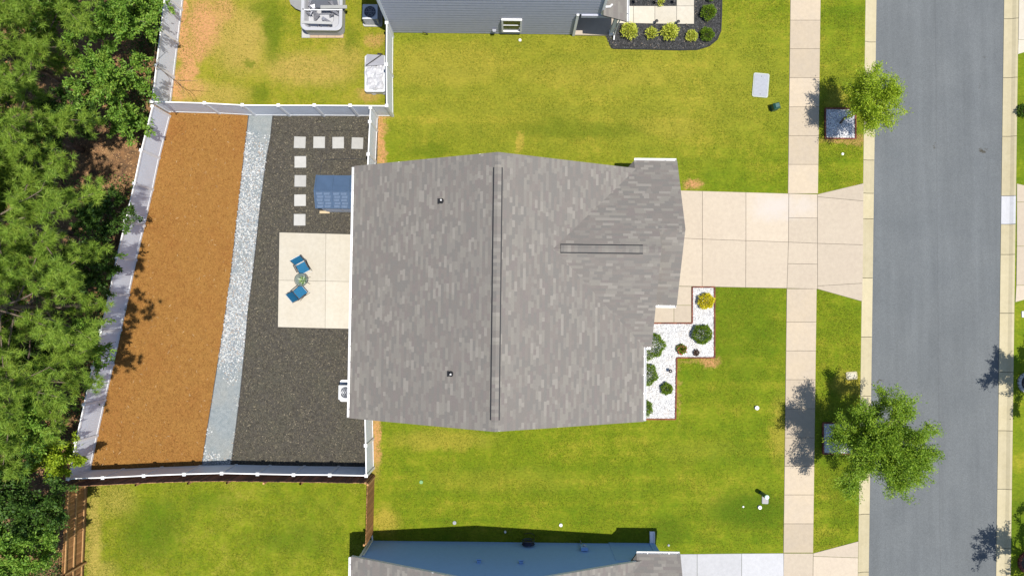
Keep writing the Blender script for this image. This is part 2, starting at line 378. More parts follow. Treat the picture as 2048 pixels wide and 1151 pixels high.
MAT['metal'] = m_plain('grey_metal', (0.3, 0.31, 0.33), 0.35, 0.5, 0.6)
MAT['darkmetal'] = m_plain('dark_bronze_metal', (0.025, 0.022, 0.02), 0.4, 0.5)
MAT['blue'] = m_plain('blue_sling_fabric', (0.010, 0.085, 0.165), 0.75, 0.2, 0, 0.12, 12)
MAT['shed'] = m_plain('blue_resin_roof', (0.045, 0.072, 0.118), 0.28, 0.5, 0, 0.08, 3)
MAT['shedwall'] = m_plain('pale_blue_resin', (0.42, 0.45, 0.52), 0.5)
MAT['acgrey'] = m_plain('condenser_grey_paint', (0.36, 0.37, 0.38), 0.5)
MAT['acdark'] = m_plain('condenser_coil', (0.03, 0.034, 0.045), 0.5)
MAT['tub'] = m_plain('white_acrylic', (0.30, 0.30, 0.31), 0.22, 0.6, 0, 0.05)
MAT['foil'] = m_plain('crumpled_foil', (0.20, 0.20, 0.22), 0.35, 0.6, 0.3, 0.35, 9)
MAT['greyplastic'] = m_plain('grey_plastic', (0.16, 0.16, 0.155), 0.6)
MAT['lightgrey'] = m_plain('light_grey_polymer', (0.215, 0.225, 0.25), 0.6, 0.3, 0, 0.08, 9)
MAT['greenbox'] = m_plain('dark_green_plastic', (0.012, 0.06, 0.05), 0.35, 0.5)
MAT['mint'] = m_plain('faded_green_plastic', (0.10, 0.22, 0.08), 0.5)
MAT['sheet'] = m_plain('white_tarpaulin', (0.33, 0.33, 0.345), 0.5, 0.4, 0, 0.06, 2)
MAT['clear'] = None
MAT['pine'] = m_leaf('pine_needles', [(0.15, (0.077, 0.149, 0.018)), (0.5, (0.175, 0.279, 0.029)), (0.85, (0.285, 0.363, 0.052))], 0.25, 0.7)
MAT['broad'] = m_leaf('broad_leaf', [(0.15, (0.067, 0.153, 0.017)), (0.5, (0.134, 0.251, 0.029)), (0.85, (0.237, 0.333, 0.049))], 0.35, 0.9)
MAT['broaddk'] = m_leaf('dark_broad_leaf', [(0.15, (0.023, 0.057, 0.010)), (0.5, (0.049, 0.105, 0.016)), (0.9, (0.102, 0.176, 0.026))], 0.3, 0.9)
MAT['lime'] = m_leaf('lime_leaf', [(0.15, (0.149, 0.245, 0.013)), (0.5, (0.244, 0.341, 0.019)), (0.85, (0.365, 0.438, 0.032))], 0.4, 1.2)
MAT['oak'] = m_leaf('street_oak_leaf', [(0.15, (0.093, 0.172, 0.014)), (0.5, (0.160, 0.267, 0.020)), (0.85, (0.288, 0.379, 0.031))], 0.4, 1.0)
MAT['shrub'] = m_leaf('boxwood_leaf', [(0.15, (0.052, 0.111, 0.007)), (0.5, (0.103, 0.178, 0.012)), (0.85, (0.190, 0.253, 0.019))], 0.3, 5)
MAT['yellow'] = m_leaf('golden_leaf', [(0.15, (0.325, 0.309, 0.010)), (0.5, (0.536, 0.471, 0.014)), (0.85, (0.683, 0.601, 0.048))], 0.3, 5)
MAT['yellowgreen'] = m_leaf('chartreuse_leaf', [(0.15, (0.227, 0.285, 0.018)), (0.5, (0.406, 0.439, 0.046)), (0.85, (0.552, 0.552, 0.123))], 0.3, 5)
MAT['redflower'] = m_leaf('red_petal', [(0.2, (0.25, 0.03, 0.03)), (0.8, (0.4, 0.1, 0.08))], 0.3, 5)
MAT['brownleaf'] = m_leaf('withered_leaf', [(0.2, (0.05, 0.03, 0.025)), (0.8, (0.12, 0.08, 0.06))], 0.2, 5)

def m_asphalt():
    m, nt, out = new_mat('road_asphalt'); p = pos(nt)
    c = ramp(nt, noise(nt, p, 0.5, 5, 0.6), [(0.3, (0.084, 0.091, 0.095)), (0.7, (0.097, 0.104, 0.107))])
    s = N(nt, 'ShaderNodeSeparateXYZ'); nt.links.new(p, s.inputs[0])
    a = math_n(nt, 'ADD', s.outputs['X'], math_n(nt, 'MULTIPLY', s.outputs['Y'], -0.0125))   # distance across the road
    n1 = math_n(nt, 'MULTIPLY', math_n(nt, 'SUBTRACT', noise(nt, p, 1.2, 3), 0.5), 0.06)
    d = math_n(nt, 'ABSOLUTE', math_n(nt, 'SUBTRACT', math_n(nt, 'ADD', a, n1), 22.95))
    seam = N(nt, 'ShaderNodeMapRange'); seam.inputs[1].default_value = 0.0; seam.inputs[2].default_value = 0.05; seam.inputs[3].default_value = 0.35; seam.inputs[4].default_value = 0.0; nt.links.new(d, seam.inputs[0])
    c = mix(nt, c, (0.065, 0.068, 0.07), seam.outputs[0])
    c = mix(nt, c, (0.035, 0.028, 0.015), blobs(nt, p, [spot(1969, 299, .14, .12, .8), spot(1873, 294, .06, .1, .6), spot(1971, 115, .05, .05, .7), spot(1765, 762, .12, .05, .7), spot(1905, 390, .05, .05, .5), spot(1960, 173, .05, .04, .5)], .6))
    st = N(nt, 'ShaderNodeVectorMath', operation='MULTIPLY'); st.inputs[1].default_value = (1.6, 0.10, 1); nt.links.new(p, st.inputs[0])
    c = mix(nt, c, ramp(nt, noise(nt, st.outputs[0], 1.0, 4, 0.6), [(0.3, 0.90), (0.7, 1.08)]), 1.0, 'MULTIPLY')      # wheel tracks worn along the road
    c = mix(nt, c, ramp(nt, noise(nt, p, 14.0, 4, 0.8), [(0.3, 0.86), (0.7, 1.12)]), 1.0, 'MULTIPLY')
    f = noise(nt, p, 45.0, 3, 0.8); c = mix(nt, c, ramp(nt, f, [(0.25, 0.68), (0.75, 1.3)]), 1.0, 'MULTIPLY')
    pbsdf(nt, out, c, 0.9, 0.15, bump(nt, f, 0.4, 0.01)); return m
MAT['asphalt'] = m_asphalt()

def m_clear():
    m, nt, out = new_mat('clear_glass'); b = pbsdf(nt, out, (0.12, 0.16, 0.14), 0.06, 0.4)
    b.inputs['Alpha'].default_value = 0.38; return m
MAT['clear'] = m_clear()

# ------------------------------------------------------------------ ground, roads, paving
def sheet(name, poly, z, mat, kind='structure', th=0.0):
    mb = MB()
    if th: mb.prism(poly, z - th, z)
    else:
        a = sum(poly[i][0] * poly[(i + 1) % len(poly)][1] - poly[(i + 1) % len(poly)][0] * poly[i][1] for i in range(len(poly)))
        pl = poly if a > 0 else poly[::-1]
        mb.add([(p[0], p[1], z) for p in pl], [tuple(range(len(pl)))])
    o = mb.build(name, mat); tag(o, kind=kind); return o

def edge(x0, y0, x1, y1, t):    # pixel line evaluated at pixel row t
    return x0 + (x1 - x0) * (t - y0) / (y1 - y0)
KL0 = lambda y: edge(1731, 0, 1716, 1151, y)      # lawn edge of near kerb
KL1 = lambda y: edge(1754.5, 0, 1739, 1151, y)    # road edge of near kerb
KR0 = lambda y: edge(2010.5, 0, 1994.5, 1151, y)  # road edge of far kerb
KR1 = lambda y: edge(2037, 0, 2021, 1151, y)      # lawn edge of far kerb
SW0 = lambda y: edge(1580.5, 0, 1566.5, 1105, y)
SW1 = lambda y: edge(1641, 0, 1626, 1105, y)

o = sheet('ground', [(-400, -400), (400, -400), (400, 400), (-400, 400)], -0.30, MAT['lawn_low'])
o = sheet('lawn', [P2(KL0(-700), -700), P2(KL0(1900), 1900), (-120, P(0, 1900).y), (-120, P(0, -700).y)], 0.0, MAT['lawn']); o['label'] = 'mown yellow green front and side lawn'
sheet('lawn_across_the_road', [P2(KR1(-700), -700), P2(KR1(1900), 1900), (120, P(0, 1900).y), (120, P(0, -700).y)], 0.0, MAT['lawn'])
sheet('road', [P2(KL1(-700) - 1, -700), P2(KR0(-700) + 1, -700), P2(KR0(1900) + 1, 1900), P2(KL1(1900) - 1, 1900)], -0.10, MAT['asphalt'])

def kerb(name, fo, fi, joints, special=None):
    base = MB()
    root = empty(name, P(fo(575), 575)); tag(root, kind='structure')
    for a, b in zip(joints[:-1], joints[1:]):
        mb = MB(); pa, pb = P(fo(a), a + 0.5), P(fo(b), b - 0.5); qa, qb = P(fi(a), a + 0.5), P(fi(b), b - 0.5)
        prof = [(0.0, 0.012), (0.16, 0.004), (0.38, -0.075), (0.66, -0.088), (1.0, -0.078)]
        vs = []
        for (p, q) in ((pa, qa), (pb, qb)):
            for t, z in prof: w = p.lerp(q, t); vs.append((w.x, w.y, z))
            vs.append((q.x, q.y, -0.28)); vs.append((p.x, p.y, -0.28))
        n = 7; fs = [(i, (i + 1) % n, n + (i + 1) % n, n + i) for i in range(n)] + [tuple(range(n - 1, -1, -1)), tuple(range(n, 2 * n))]
        mb.add(vs, fs)
        mat = MAT['walknew'] if special and abs(a - special) < 3 else MAT['kerb']
        mb.build('kerb_segment', mat, root)
    return root
kerb('kerb_near', KL0, KL1, [-153, -35, 83, 201, 319.5, 386, 437, 555.5, 673.5, 792, 910, 1028, 1144, 1262])
kerb('kerb_far', KR1, KR0, [-82, 36.5, 154.6, 272, 391, 448, 508.5, 626, 744, 861, 978, 1096, 1214], 391)

def slab(poly_px, root, mat, z=0.03, th=0.12, gap=0.008, name='slab'):
    """one poured slab, its edges drawn in by half a joint"""
    pts = [P(x, y) for x, y in poly_px]; c = sum(pts, Vector()) / len(pts)
    out = []
    n = len(pts)
    for i in range(n):
        p = pts[i]; a = (pts[i - 1] - p).normalized(); b = (pts[(i + 1) % n] - p).normalized()
        s = a + b
        if s.length < 0.05: out.append(p); continue
        s.normalize(); sn = max(0.3, math.sqrt(max(0.0, (1 - a.dot(b)) / 2)))
        q = p + s * (gap / sn)
        if (q - c).length > (p - c).length: q = p - s * (gap / sn)
        out.append(q)
    mb = MB(); lo = [(p.x, p.y) for p in out]
    # small arris round the top edge
    inn = [(p.x + (c.x - p.x) * 0.012 / max(.1, (c - p).length) * 1.0, p.y + (c.y - p.y) * 0.012 / max(.1, (c - p).length)) for p in out]
    n = len(lo); vs = [(x, y, z - th) for x, y in lo] + [(x, y, z - 0.007) for x, y in lo] + [(x, y, z) for x, y in inn]
    ar = sum(lo[i][0] * lo[(i + 1) % n][1] - lo[(i + 1) % n][0] * lo[i][1] for i in range(n))
    fs = [tuple(range(2 * n, 3 * n))]
    for k in (0, n): fs += [(k + i, k + (i + 1) % n, k + n + (i + 1) % n, k + n + i) for i in range(n)]
    if ar < 0: fs = [f[::-1] for f in fs]
    mb.add(vs, fs); return mb.build(name, mat, root)

def paving(name, pxpolys, mat, center, under=None, z=0.03, gap=0.008):
    root = empty(name, P(*center)); tag(root, kind='structure')
    for pl in pxpolys: slab(pl, root, mat, z, gap=gap)
    if under:
        for i, u in enumerate(under):
            mb = MB(); mb.prism([P2(*p) for p in u], -0.1, z - 0.022 + 0.001 * i); mb.build('joint_bed', MAT['joint'], root)
    return root

# sidewalk
def sw(a, b): return [(SW0(a), a), (SW1(a), a), (SW1(b), b), (SW0(b), b)]
j1 = [-74, -16, 41, 98, 155.8, 214, 271.6, 329, 387]; j2 = [577, 643.5, 701, 758.5, 816.4, 874.5, 931.5, 988.4, 1046, 1104]
paving('sidewalk', [sw(a, b) for a, b in zip(j1[:-1], j1[1:])] + [sw(a, b) for a, b in zip(j2[:-1], j2[1:])], MAT['walk'], (1605, 575), [sw(-74, 387), sw(577, 1104)])
# driveway of the house
DL = {'t': [(1330, 380), (1404.5, 382), (1491.5, 384.5), (1577.2, 387), (1634.5, 388.5)], 'm': [(1330, 474.5), (1404.5, 478), (1491.5, 481), (1576.5, 484), (1634.5, 486.5)], 'b': [(1330, 571.5), (1404, 572.5), (1491, 574.5), (1573.5, 576), (1634.8, 577.5)]}
dp = []
for i in range(3):
    dp.append([DL['t'][i], DL['t'][i + 1], DL['m'][i + 1], DL['m'][i]]); dp.append([DL['m'][i], DL['m'][i + 1], DL['b'][i + 1], DL['b'][i]])
dp += [[(1577.2, 387), (1634.5, 388.5), (1634.4, 436), (1577, 435.3)], [(1577, 435.3), (1634.4, 436), (1634.5, 486.5), (1576.5, 484)],
       [(1576.5, 484), (1634.5, 486.5), (1634.6, 528), (1575, 527)], [(1575, 527), (1634.6, 528), (1634.8, 577.5), (1573.5, 576)],
       [(1634.5, 388.5), (1727, 366.5), (1726.5, 402), (1634.5, 393.5)], [(1634.5, 393.5), (1726.5, 402), (1726, 489.5), (1634.5, 486.5)],
       [(1634.5, 486.5), (1726, 489.5), (1725, 566), (1634.8, 571.5)], [(1634.8, 571.5), (1725, 566), (1724.5, 602.5), (1634.8, 577.5)]]
paving('driveway', dp, MAT['drive'], (1560, 480), [[(1330, 380), (1634.5, 388.5), (1727, 366.5), (1724.5, 602.5), (1634.8, 577.5), (1330, 571.5)]])
# front walk of the house
paving('front_walk', [[(1340, 572), (1382.5, 572.5), (1382.5, 610), (1340, 610)], [(1347.6, 610), (1382.5, 610), (1382.5, 644.5), (1347.6, 644.5)], [(1307, 610), (1347.6, 610), (1347.6, 644.5), (1307, 644.5)], [(1262, 610), (1307, 610), (1307, 644.5), (1262, 644.5)]], MAT['drive'], (1345, 615))
# neighbours' driveways and walks
paving('driveway_of_lower_house', [[(1330, 1107), (1394, 1106.5), (1394, 1200), (1330, 1200)], [(1394, 1106.5), (1483, 1105.5), (1483, 1200), (1394, 1200)], [(1483, 1105.5), (1567, 1105), (1567, 1200), (1483, 1200)]], MAT['walknew'], (1450, 1150))
paving('apron_of_lower_house', [[(1567, 1105), (1626, 1105), (1625, 1200), (1566, 1200)], [(1626, 1105), (1716.5, 1081), (1716, 1114), (1626, 1111)], [(1626, 1111), (1716, 1114), (1715, 1200), (1625, 1200)]], MAT['drive'], (1650, 1150))
paving('walk_of_upper_house', [[(1222, 12.5), (1266.5, 12.5), (1266.5, 47), (1222, 47)], [(1266.5, 12.5), (1309.5, 12.5), (1309.5, 48), (1266.5, 47)], [(1309.5, 12.5), (1353, 12.5), (1353, 48.5), (1309.5, 48)], [(1353, 12.5), (1388, 12.5), (1388, 48.5), (1353, 48.5)], [(1353, -60), (1388.5, -60), (1388, 12.5), (1353, 12.5)]], MAT['patio'], (1310, 30))
paving('driveway_across_the_road', [[(2033, 367), (2110, 385), (2110, 404), (2033, 404)], [(2033, 404), (2110, 404), (2110, 492), (2033, 492)], [(2033, 492), (2110, 492), (2110, 570), (2032, 570)], [(2032, 570), (2110, 570), (2110, 582), (2030, 604)]], MAT['drive'], (2060, 480))
paving('upper_driveway_across_the_road', [[(2038, -60), (2110, -60), (2110, 80), (2036, 80)], [(2036, 80), (2110, 80), (2110, 86), (2035, 109)]], MAT['patio'], (2060, 30))
# patio
paving('patio', [[(559, 464.5), (652, 467), (651, 562), (557.5, 560)], [(652, 467), (745, 469.5), (745, 563.5), (651, 562)], [(557.5, 560), (651, 562), (650.5, 656), (556, 653.5)], [(651, 562), (745, 563.5), (745, 658), (650.5, 656)]], MAT['patio'], (640, 560), [[(560, 465.5), (744, 470.5), (744, 657), (557, 653)]], gap=0.005)

# back garden beds
FLT, FLB = P(306, 207, 1.86), P(135.5, 957, 1.86)   # left vinyl fence top line ends
straw_poly = [P2(332, 221), (P(498, 224).x, P(498, 224).y), P2(489, 300), P2(478, 400), P2(462, 545), P2(446, 660), P2(430, 760), P2(414, 860), P2(403, 940), P2(168, 944)]
creek_poly = [P2(497, 224), P2(548, 224), P2(544, 250), P2(541, 275), P2(534, 310), P2(527, 360), P2(520, 415), P2(512, 490), P2(504, 560), P2(496, 620), P2(489, 700), P2(481, 780), P2(473, 845), P2(463, 920), P2(459, 940), P2(403, 940), P2(414, 860), P2(430, 760), P2(446, 660), P2(462, 545), P2(478, 400), P2(489, 300)]
mulch_poly = [P2(546, 224), P2(757, 224), P2(752, 420), P2(748, 700), P2(744, 942), P2(458, 942), P2(473, 845), P2(489, 700), P2(504, 560), P2(520, 415), P2(534, 310), P2(541, 275)]
o = sheet('mulch_bed', mulch_poly, 0.008, MAT['mulch']); o['label'] = 'dark brown mulch bed behind the house'
o = sheet('pine_straw_bed', straw_poly, 0.012, MAT['straw']); o['label'] = 'orange brown pine straw bed along the white fence'
o = sheet('dry_creek_bed', creek_poly, 0.016, MAT['creek']); o['label'] = 'blue grey gravel strip between straw and mulch'
up_yard = [P2(345, -200), P2(785, -200), P2(785, 226), P2(483, 229), P2(342, 222)]
low_yard = [P2(171, 966), P2(454, 957), P2(748, 961), P2(745, 1400), P2(160, 1400)]
sheet('upper_back_yard', up_yard, 0.004, MAT['lawn_up'])
sheet('lower_back_yard', low_yard, 0.004, MAT['lawn_low'])
sheet('forest_floor', [(-118, P(0, -690).y), (-118, P(0, 1890).y), P2(150, 1890), P2(171, 972), P2(180, 936), P2(342, 222), P2(365, -10), P2(420, -690)], 0.006, MAT['forest'])

# loose pieces
def stones(name, pts, size, mat, z0, rng, label=None):
    """low irregular stones, one mesh"""
    n = len(pts); s = size * rng.uniform(0.55, 1.35, n)
    base = np.array([(1, 0, 0), (0, 1, 0), (-1, 0, 0), (0, -1, 0), (0.45, 0.45, 0.72), (-0.5, 0.4, 0.68), (-0.35, -0.5, 0.75), (0.5, -0.4, 0.62)])
    fc = np.array([(0, 1, 4, 4), (1, 2, 5, 4), (2, 3, 6, 5), (3, 0, 7, 6), (4, 5, 6, 7), (0, 4, 7, 7)])
    tri = np.array([(0, 1, 4), (1, 5, 4), (1, 2, 5), (2, 6, 5), (2, 3, 6), (3, 7, 6), (3, 0, 7), (0, 4, 7), (4, 5, 6), (4, 6, 7)])
    a = rng.uniform(0, 6.283, n); j = 1 + rng.uniform(-0.3, 0.3, (n, 8, 3)); B = base[None] * j
    B[:, :, 0] *= rng.uniform(0.8, 1.4, (n, 1)); ca, sa = np.cos(a)[:, None], np.sin(a)[:, None]
    X = (B[:, :, 0] * ca - B[:, :, 1] * sa) * s[:, None] + pts[:, 0:1]; Y = (B[:, :, 0] * sa + B[:, :, 1] * ca) * s[:, None] + pts[:, 1:2]; Z = B[:, :, 2] * s[:, None] * 0.8 + z0
    V = np.stack([X, Y, Z], -1).reshape(-1, 3); F = (tri[None] + (np.arange(n) * 8)[:, None, None]).reshape(-1, 3)
    o = npmesh(name, V, F, mat); tag(o, label, kind='stuff'); return o

def chips(name, pts, ln, wd, mat, z0, rng, label=None):
    """thin tilted slivers lying on a bed"""
    n = len(pts); a = rng.uniform(0, 6.283, n); L = ln * rng.uniform(0.5, 1.5, n); w = wd * rng.uniform(0.6, 1.4, n)
    d = np.stack([np.cos(a), np.sin(a), rng.uniform(-0.35, 0.35, n)], -1) * L[:, None] / 2; e = np.stack([-np.sin(a), np.cos(a), rng.uniform(-0.5, 0.5, n)], -1) * w[:, None] / 2
    c = np.stack([pts[:, 0], pts[:, 1], z0 + 0.012 + rng.uniform(0, 0.015, n)], -1)
    V = np.stack([c - d, c + e, c + d, c - e], 1).reshape(-1, 3); F = np.arange(n * 4).reshape(n, 4)
    o = npmesh(name, V, F, mat); tag(o, label, kind='stuff'); return o

rg = np.random.default_rng(3)
p = scatter(creek_poly, 22000, rg); dens = vnoise(p, 0.45, 1) * 0.6 + vnoise(p, 1.7, 2) * 0.4
yy = p[:, 1]; pref = np.interp(yy, [-9, -6, -4, -2, 2, 6, 8.5, 10.5], [0.05, -0.12, -0.1, 0.12, 0.16, 0.12, 0.02, -0.15])
p = p[(dens + pref + rg.uniform(-0.25, 0.25, len(p))) > 0.58]
stones('creek_stones', p, 0.036, MAT['creekstone'], 0.014, rg, 'white and grey stones in the gravel strip')
p = scatter(mulch_poly, 26000, rg); p = p[~inside(p, [P2(555, 462), P2(750, 468), P2(750, 660), P2(553, 656)])]; chips('mulch_chips', p, 0.10, 0.035, MAT['mulchchip'], 0.008, rg, 'dark shredded mulch on the back bed')
p = scatter(straw_poly, 26000, rg); chips('pine_straw', p, 0.17, 0.02, MAT['strawchip'], 0.012, rg, 'orange pine needles on the straw bed')

# grass blades on the lawns
def blades(name, poly, n, rng, mat, z0, holes=()):
    p = scatter(poly, n, rng)
    for h in holes: p = p[~inside(p, h)]
    k = vnoise(p, 1.5, 5); p = p[(k + rng.uniform(-0.3, 0.3, len(p))) > 0.35]
    n = len(p); a = rng.uniform(0, 6.283, n); L = rng.uniform(0.035, 0.085, n); lean = rng.uniform(0.35, 1.1, n); w = rng.uniform(0.006, 0.014, n)
    c = np.stack([p[:, 0], p[:, 1], np.full(n, z0)], -1); sd = np.stack([-np.sin(a), np.cos(a), np.zeros(n)], -1) * w[:, None]
    tip = c + np.stack([np.cos(a) * np.sin(lean), np.sin(a) * np.sin(lean), np.cos(lean)], -1) * L[:, None]
    V = np.stack([c - sd, c + sd, tip], 1).reshape(-1, 3); o = npmesh(name, V, np.arange(n * 3).reshape(n, 3), mat); tag(o, kind='stuff'); return o
hz = lambda *q: [P2(*t) for t in q]
house_hole = hz((705, 320), (990, 318), (1360, 330), (1366, 380), (1366, 640), (1300, 700), (1290, 830), (990, 850), (720, 830))
bl_holes = [house_hole, hz((1330, 379), (1580, 386), (1580, 577), (1330, 573)), hz((1260, 572), (1429, 572), (1429, 716), (1355, 716), (1352, 839), (1260, 839)), hz((1225, -80), (1442, -80), (1443, 60), (1400, 99), (1225, 97)), hz((745, 1080), (1300, 1083), (1345, 1105), (1570, 1104), (1570, 1200), (700, 1200)), hz((786, -80), (1225, -80), (1225, 70), (786, 68))]
o = blades('lawn_grass', hz((762, -20), (1579, -20), (1566, 1110), (750, 1110)), 330000, rg, MAT['blade'], 0.0, bl_holes); o['label'] = 'short grass of the front lawn'
o = blades('verge_grass', hz((1642, -20), (1729, -20), (1714, 1150), (1627, 1150)), 50000, rg, MAT['blade'], 0.0, [hz((1634, 388), (1728, 366), (1726, 603), (1634, 578)), hz((1648, 217), (1712, 217), (1712, 279), (1648, 279)), hz((1645, 845), (1705, 845), (1705, 908), (1645, 908)), hz((1626, 1105), (1717, 1081), (1716, 1160), (1626, 1160))]); o['label'] = 'short grass of the strip beside the road'
o = blades('upper_yard_grass', up_yard, 45000, rg, MAT['blade'], 0.004); o['label'] = 'thin dry grass of the upper back yard'
o = blades('lower_yard_grass', hz((175, 968), (454, 959), (745, 963), (742, 1160), (166, 1160)), 60000, rg, MAT['blade'], 0.004); o['label'] = 'lush grass of the lower back yard'

# ------------------------------------------------------------------ houses
K = 0.461; ZE = 2.7; EXPO = 0.143
CS = 1 / math.sqrt(1 + K * K); SN = K * CS
SHM = {}
def shingle_mesh(L):
    key = round(L, 3)
    if key not in SHM:
        me = bpy.data.meshes.new('shingle'); w = EXPO + 0.05
        # local x along course, y up the slope, z off the slope; thick butt edge at the bottom
        vs = [(0, 0, 0.0), (key, 0, 0.0), (key, w, 0.0), (0, w, 0.0), (0, 0, 0.008), (key, 0, 0.008), (key, w, 0.004), (0, w, 0.004)]
        me.from_pydata(vs, [], [(4, 5, 6, 7), (0, 1, 5, 4), (1, 2, 6, 5), (3, 0, 4, 7), (2, 3, 7, 6)]); me.update(); me.materials.append(MAT['shingle']); SHM[key] = me
    return SHM[key]

class Roofer:
    """lays shingle pieces on slopes; the largest in view become objects, the rest one mesh"""
    def __init__(s, roof, max_obj, rng, view=None): s.roof = roof; s.items = []; s.rng = rng; s.max = max_obj; s.view = view
    def slope(s, O, C, U, Ls, spans, side=1):
        C, U = Vector(C), Vector(U); Nn = C.cross(U)
        if Nn.z < 0: Nn = -Nn
        M3 = Matrix((C, U, Nn)).transposed() if C.cross(U).z > 0 else None
        n = int(math.ceil(Ls / EXPO))
        for j in range(n):
            r = j * EXPO
            if r > Ls - 0.03: break
            for (a, b) in spans(r):
                if b - a < 0.05: continue
                x = a - s.rng.uniform(0, 0.3)
                while x < b - 0.02:
                    L = s.rng.choice([0.2, 0.26, 0.32, 0.38, 0.46, 0.54])
                    x0, x1 = max(x, a), min(x + L, b); x += L
                    if b - x1 < 0.08: x1 = b; x = b
                    if x1 - x0 < 0.03: continue
                    s.items.append((Vector(O) + C * x0 + U * r + Nn * s.rng.uniform(0.0, 0.002), C, U, Nn, x1 - x0, L, min(EXPO + 0.05, Ls - r)))
    def finish(s):
        pr = wloc(s.roof); def_items = s.items
        def score(it):
            c = it[0] + it[1] * it[4] / 2
            if s.view and not s.view(c): return -1
            return it[4] + s.rng.uniform(0, 0.05) if abs(it[4] - it[5]) < 1e-6 and it[6] > EXPO + 0.049 else 0
        idx = sorted(range(len(def_items)), key=lambda i: -score(def_items[i])); ob = set(idx[:s.max])
        ob = {i for i in ob if score(def_items[i]) > 0.3}
        V = []; F = []
        for i, (o, C, U, Nn, L, L0, w) in enumerate(def_items):
            if i in ob:
                me = shingle_mesh(L); c = bpy.data.objects.new('shingle', me); COL.objects.link(c); c.parent = s.roof
                m = Matrix((C, U, Nn)).transposed().to_4x4(); m.translation = o - pr; c.matrix_local = m
            else:
                b = len(V)
                for x, y, z in ((0, 0, 0.0), (L, 0, 0.0), (L, w, 0.0), (0, w, 0.0), (0, 0, 0.008), (L, 0, 0.008), (L, w, 0.004), (0, w, 0.004)): V.append(o + C * x + U * y + Nn * z)
                F += [(b + 4, b + 5, b + 6, b + 7), (b, b + 1, b + 5, b + 4), (b + 1, b + 2, b + 6, b + 5), (b + 3, b, b + 4, b + 7), (b + 2, b + 3, b + 7, b + 6)]
        if V:
            o = npmesh('shingles', [tuple(v) for v in V], F, MAT['shingle'], s.roof); o['kind'] = 'stuff'

def gutter(parent, a, b, outward, z, nh=0):
    """open K-style gutter from a to b (x,y), outward = unit vector away from the roof"""
    mb = MB(); a = Vector((a[0], a[1], z)); b = Vector((b[0], b[1], z)); o = Vector((outward[0], outward[1], 0)); d = (b - a).normalized(); n = (b - a).length
    w, h, t = 0.125, 0.11, 0.008
    for (x0, x1, z0, z1) in ((0.0, t, -h, 0.0), (w - 0.022, w, -h * 0.4, 0.0), (0.0, w * 0.75, -h, -h + t), (w * 0.75, w - 0.01, -h, -h * 0.4)):
        mb.hexa([a + o * x0 + Vector((0, 0, z0)), b + o * x0 + Vector((0, 0, z0)), b + o * x1 + Vector((0, 0, z0)), a + o * x1 + Vector((0, 0, z0)), a + o * x0 + Vector((0, 0, z1)), b + o * x0 + Vector((0, 0, z1)), b + o * x1 + Vector((0, 0, z1)), a + o * x1 + Vector((0, 0, z1))])
    for p in (a, b - d * t):
        mb.hexa([p + Vector((0, 0, -h)), p + d * t + Vector((0, 0, -h)), p + d * t + o * w + Vector((0, 0, -h)), p + o * w + Vector((0, 0, -h)), p, p + d * t, p + d * t + o * w, p + o * w])
    g = mb.build('gutter', MAT['whitepaint'], parent)
    k = max(2, int(n / 0.75))
    for i in range(k):
        p = a + d * (n * (i + 0.5) / k); m2 = MB(); m2.beam(p + Vector((0, 0, -0.006)), p + o * w + Vector((0, 0, -0.006)), 0.03, 0.006); m2.build('hanger', MAT['metal'], g)
    return g

def siding_boards(parent, span, z0, z1, place, step, mat, name='siding_board', holes=()):
    """lapped boards on a wall: span(z) -> (s0, s1); place(s, out, z) -> point"""
    z = z0
    while z < z1 - 0.03:
        zt = min(z + step, z1); segs = [span((z + zt) / 2)]
        for (h0, h1, hz0, hz1) in holes:
            if zt > hz0 + 0.02 and z < hz1 - 0.02:
                ns = []
                for a, b in segs:
                    if h1 <= a or h0 >= b: ns.append((a, b)); continue
                    if h0 > a: ns.append((a, h0))
                    if h1 < b: ns.append((h1, b))
                segs = ns
        for a, b in segs:
            if b - a < 0.05: continue
            mb = MB(); mb.hexa([place(a, 0.0, z), place(b, 0.0, z), place(b, 0.022, z), place(a, 0.022, z), place(a, 0.0, zt + 0.01), place(b, 0.0, zt + 0.01), place(b, 0.006, zt + 0.01), place(a, 0.006, zt + 0.01)])
            mb.build(name, mat, parent)
        z += step

def ridge_vent(roof, u0, v0, u1, v1, z, Wf, rng, width=0.33):
    """raised vent along a ridge: dark baffle with cap shingles on top"""
    a, b = Wf(u0, v0, z), Wf(u1, v1, z); d = (b - a).normalized(); s = d.cross(Vector((0, 0, 1))).normalized(); n = (b - a).length
    root = MB()
    def strip(mb, x0, x1, w, zt, th, mi=0):
        p, q = a + d * x0, a + d * x1
        for sg in (-1, 1):
            e = s * sg; dz = -w * K
            mb.add([p + Vector((0, 0, zt)), q + Vector((0, 0, zt)), q + e * w + Vector((0, 0, zt + dz)), p + e * w + Vector((0, 0, zt + dz)), p + Vector((0, 0, zt - th)), q + Vector((0, 0, zt - th)), q + e * w + Vector((0, 0, zt + dz - th)), p + e * w + Vector((0, 0, zt + dz - th))],
                   [(0, 1, 2, 3) if sg < 0 else (3, 2, 1, 0), (2, 3, 7, 6), (0, 3, 7, 4), (1, 2, 6, 5)], mi)
    strip(root, 0, n, width / 2 + 0.055, 0.05, 0.06)
    o = root.build('ridge_vent', MAT['black'], roof)
    x = 0.0
    while x < n - 0.02:
        L = 0.16 if x + 0.32 < n else n - x
        mb = MB(); strip(mb, x, min(n, x + L + 0.004), width / 2, 0.062 + rng.uniform(0, 0.005), 0.014); mb.build('cap_shingle', MAT['shingle'], o); x += L
    return o

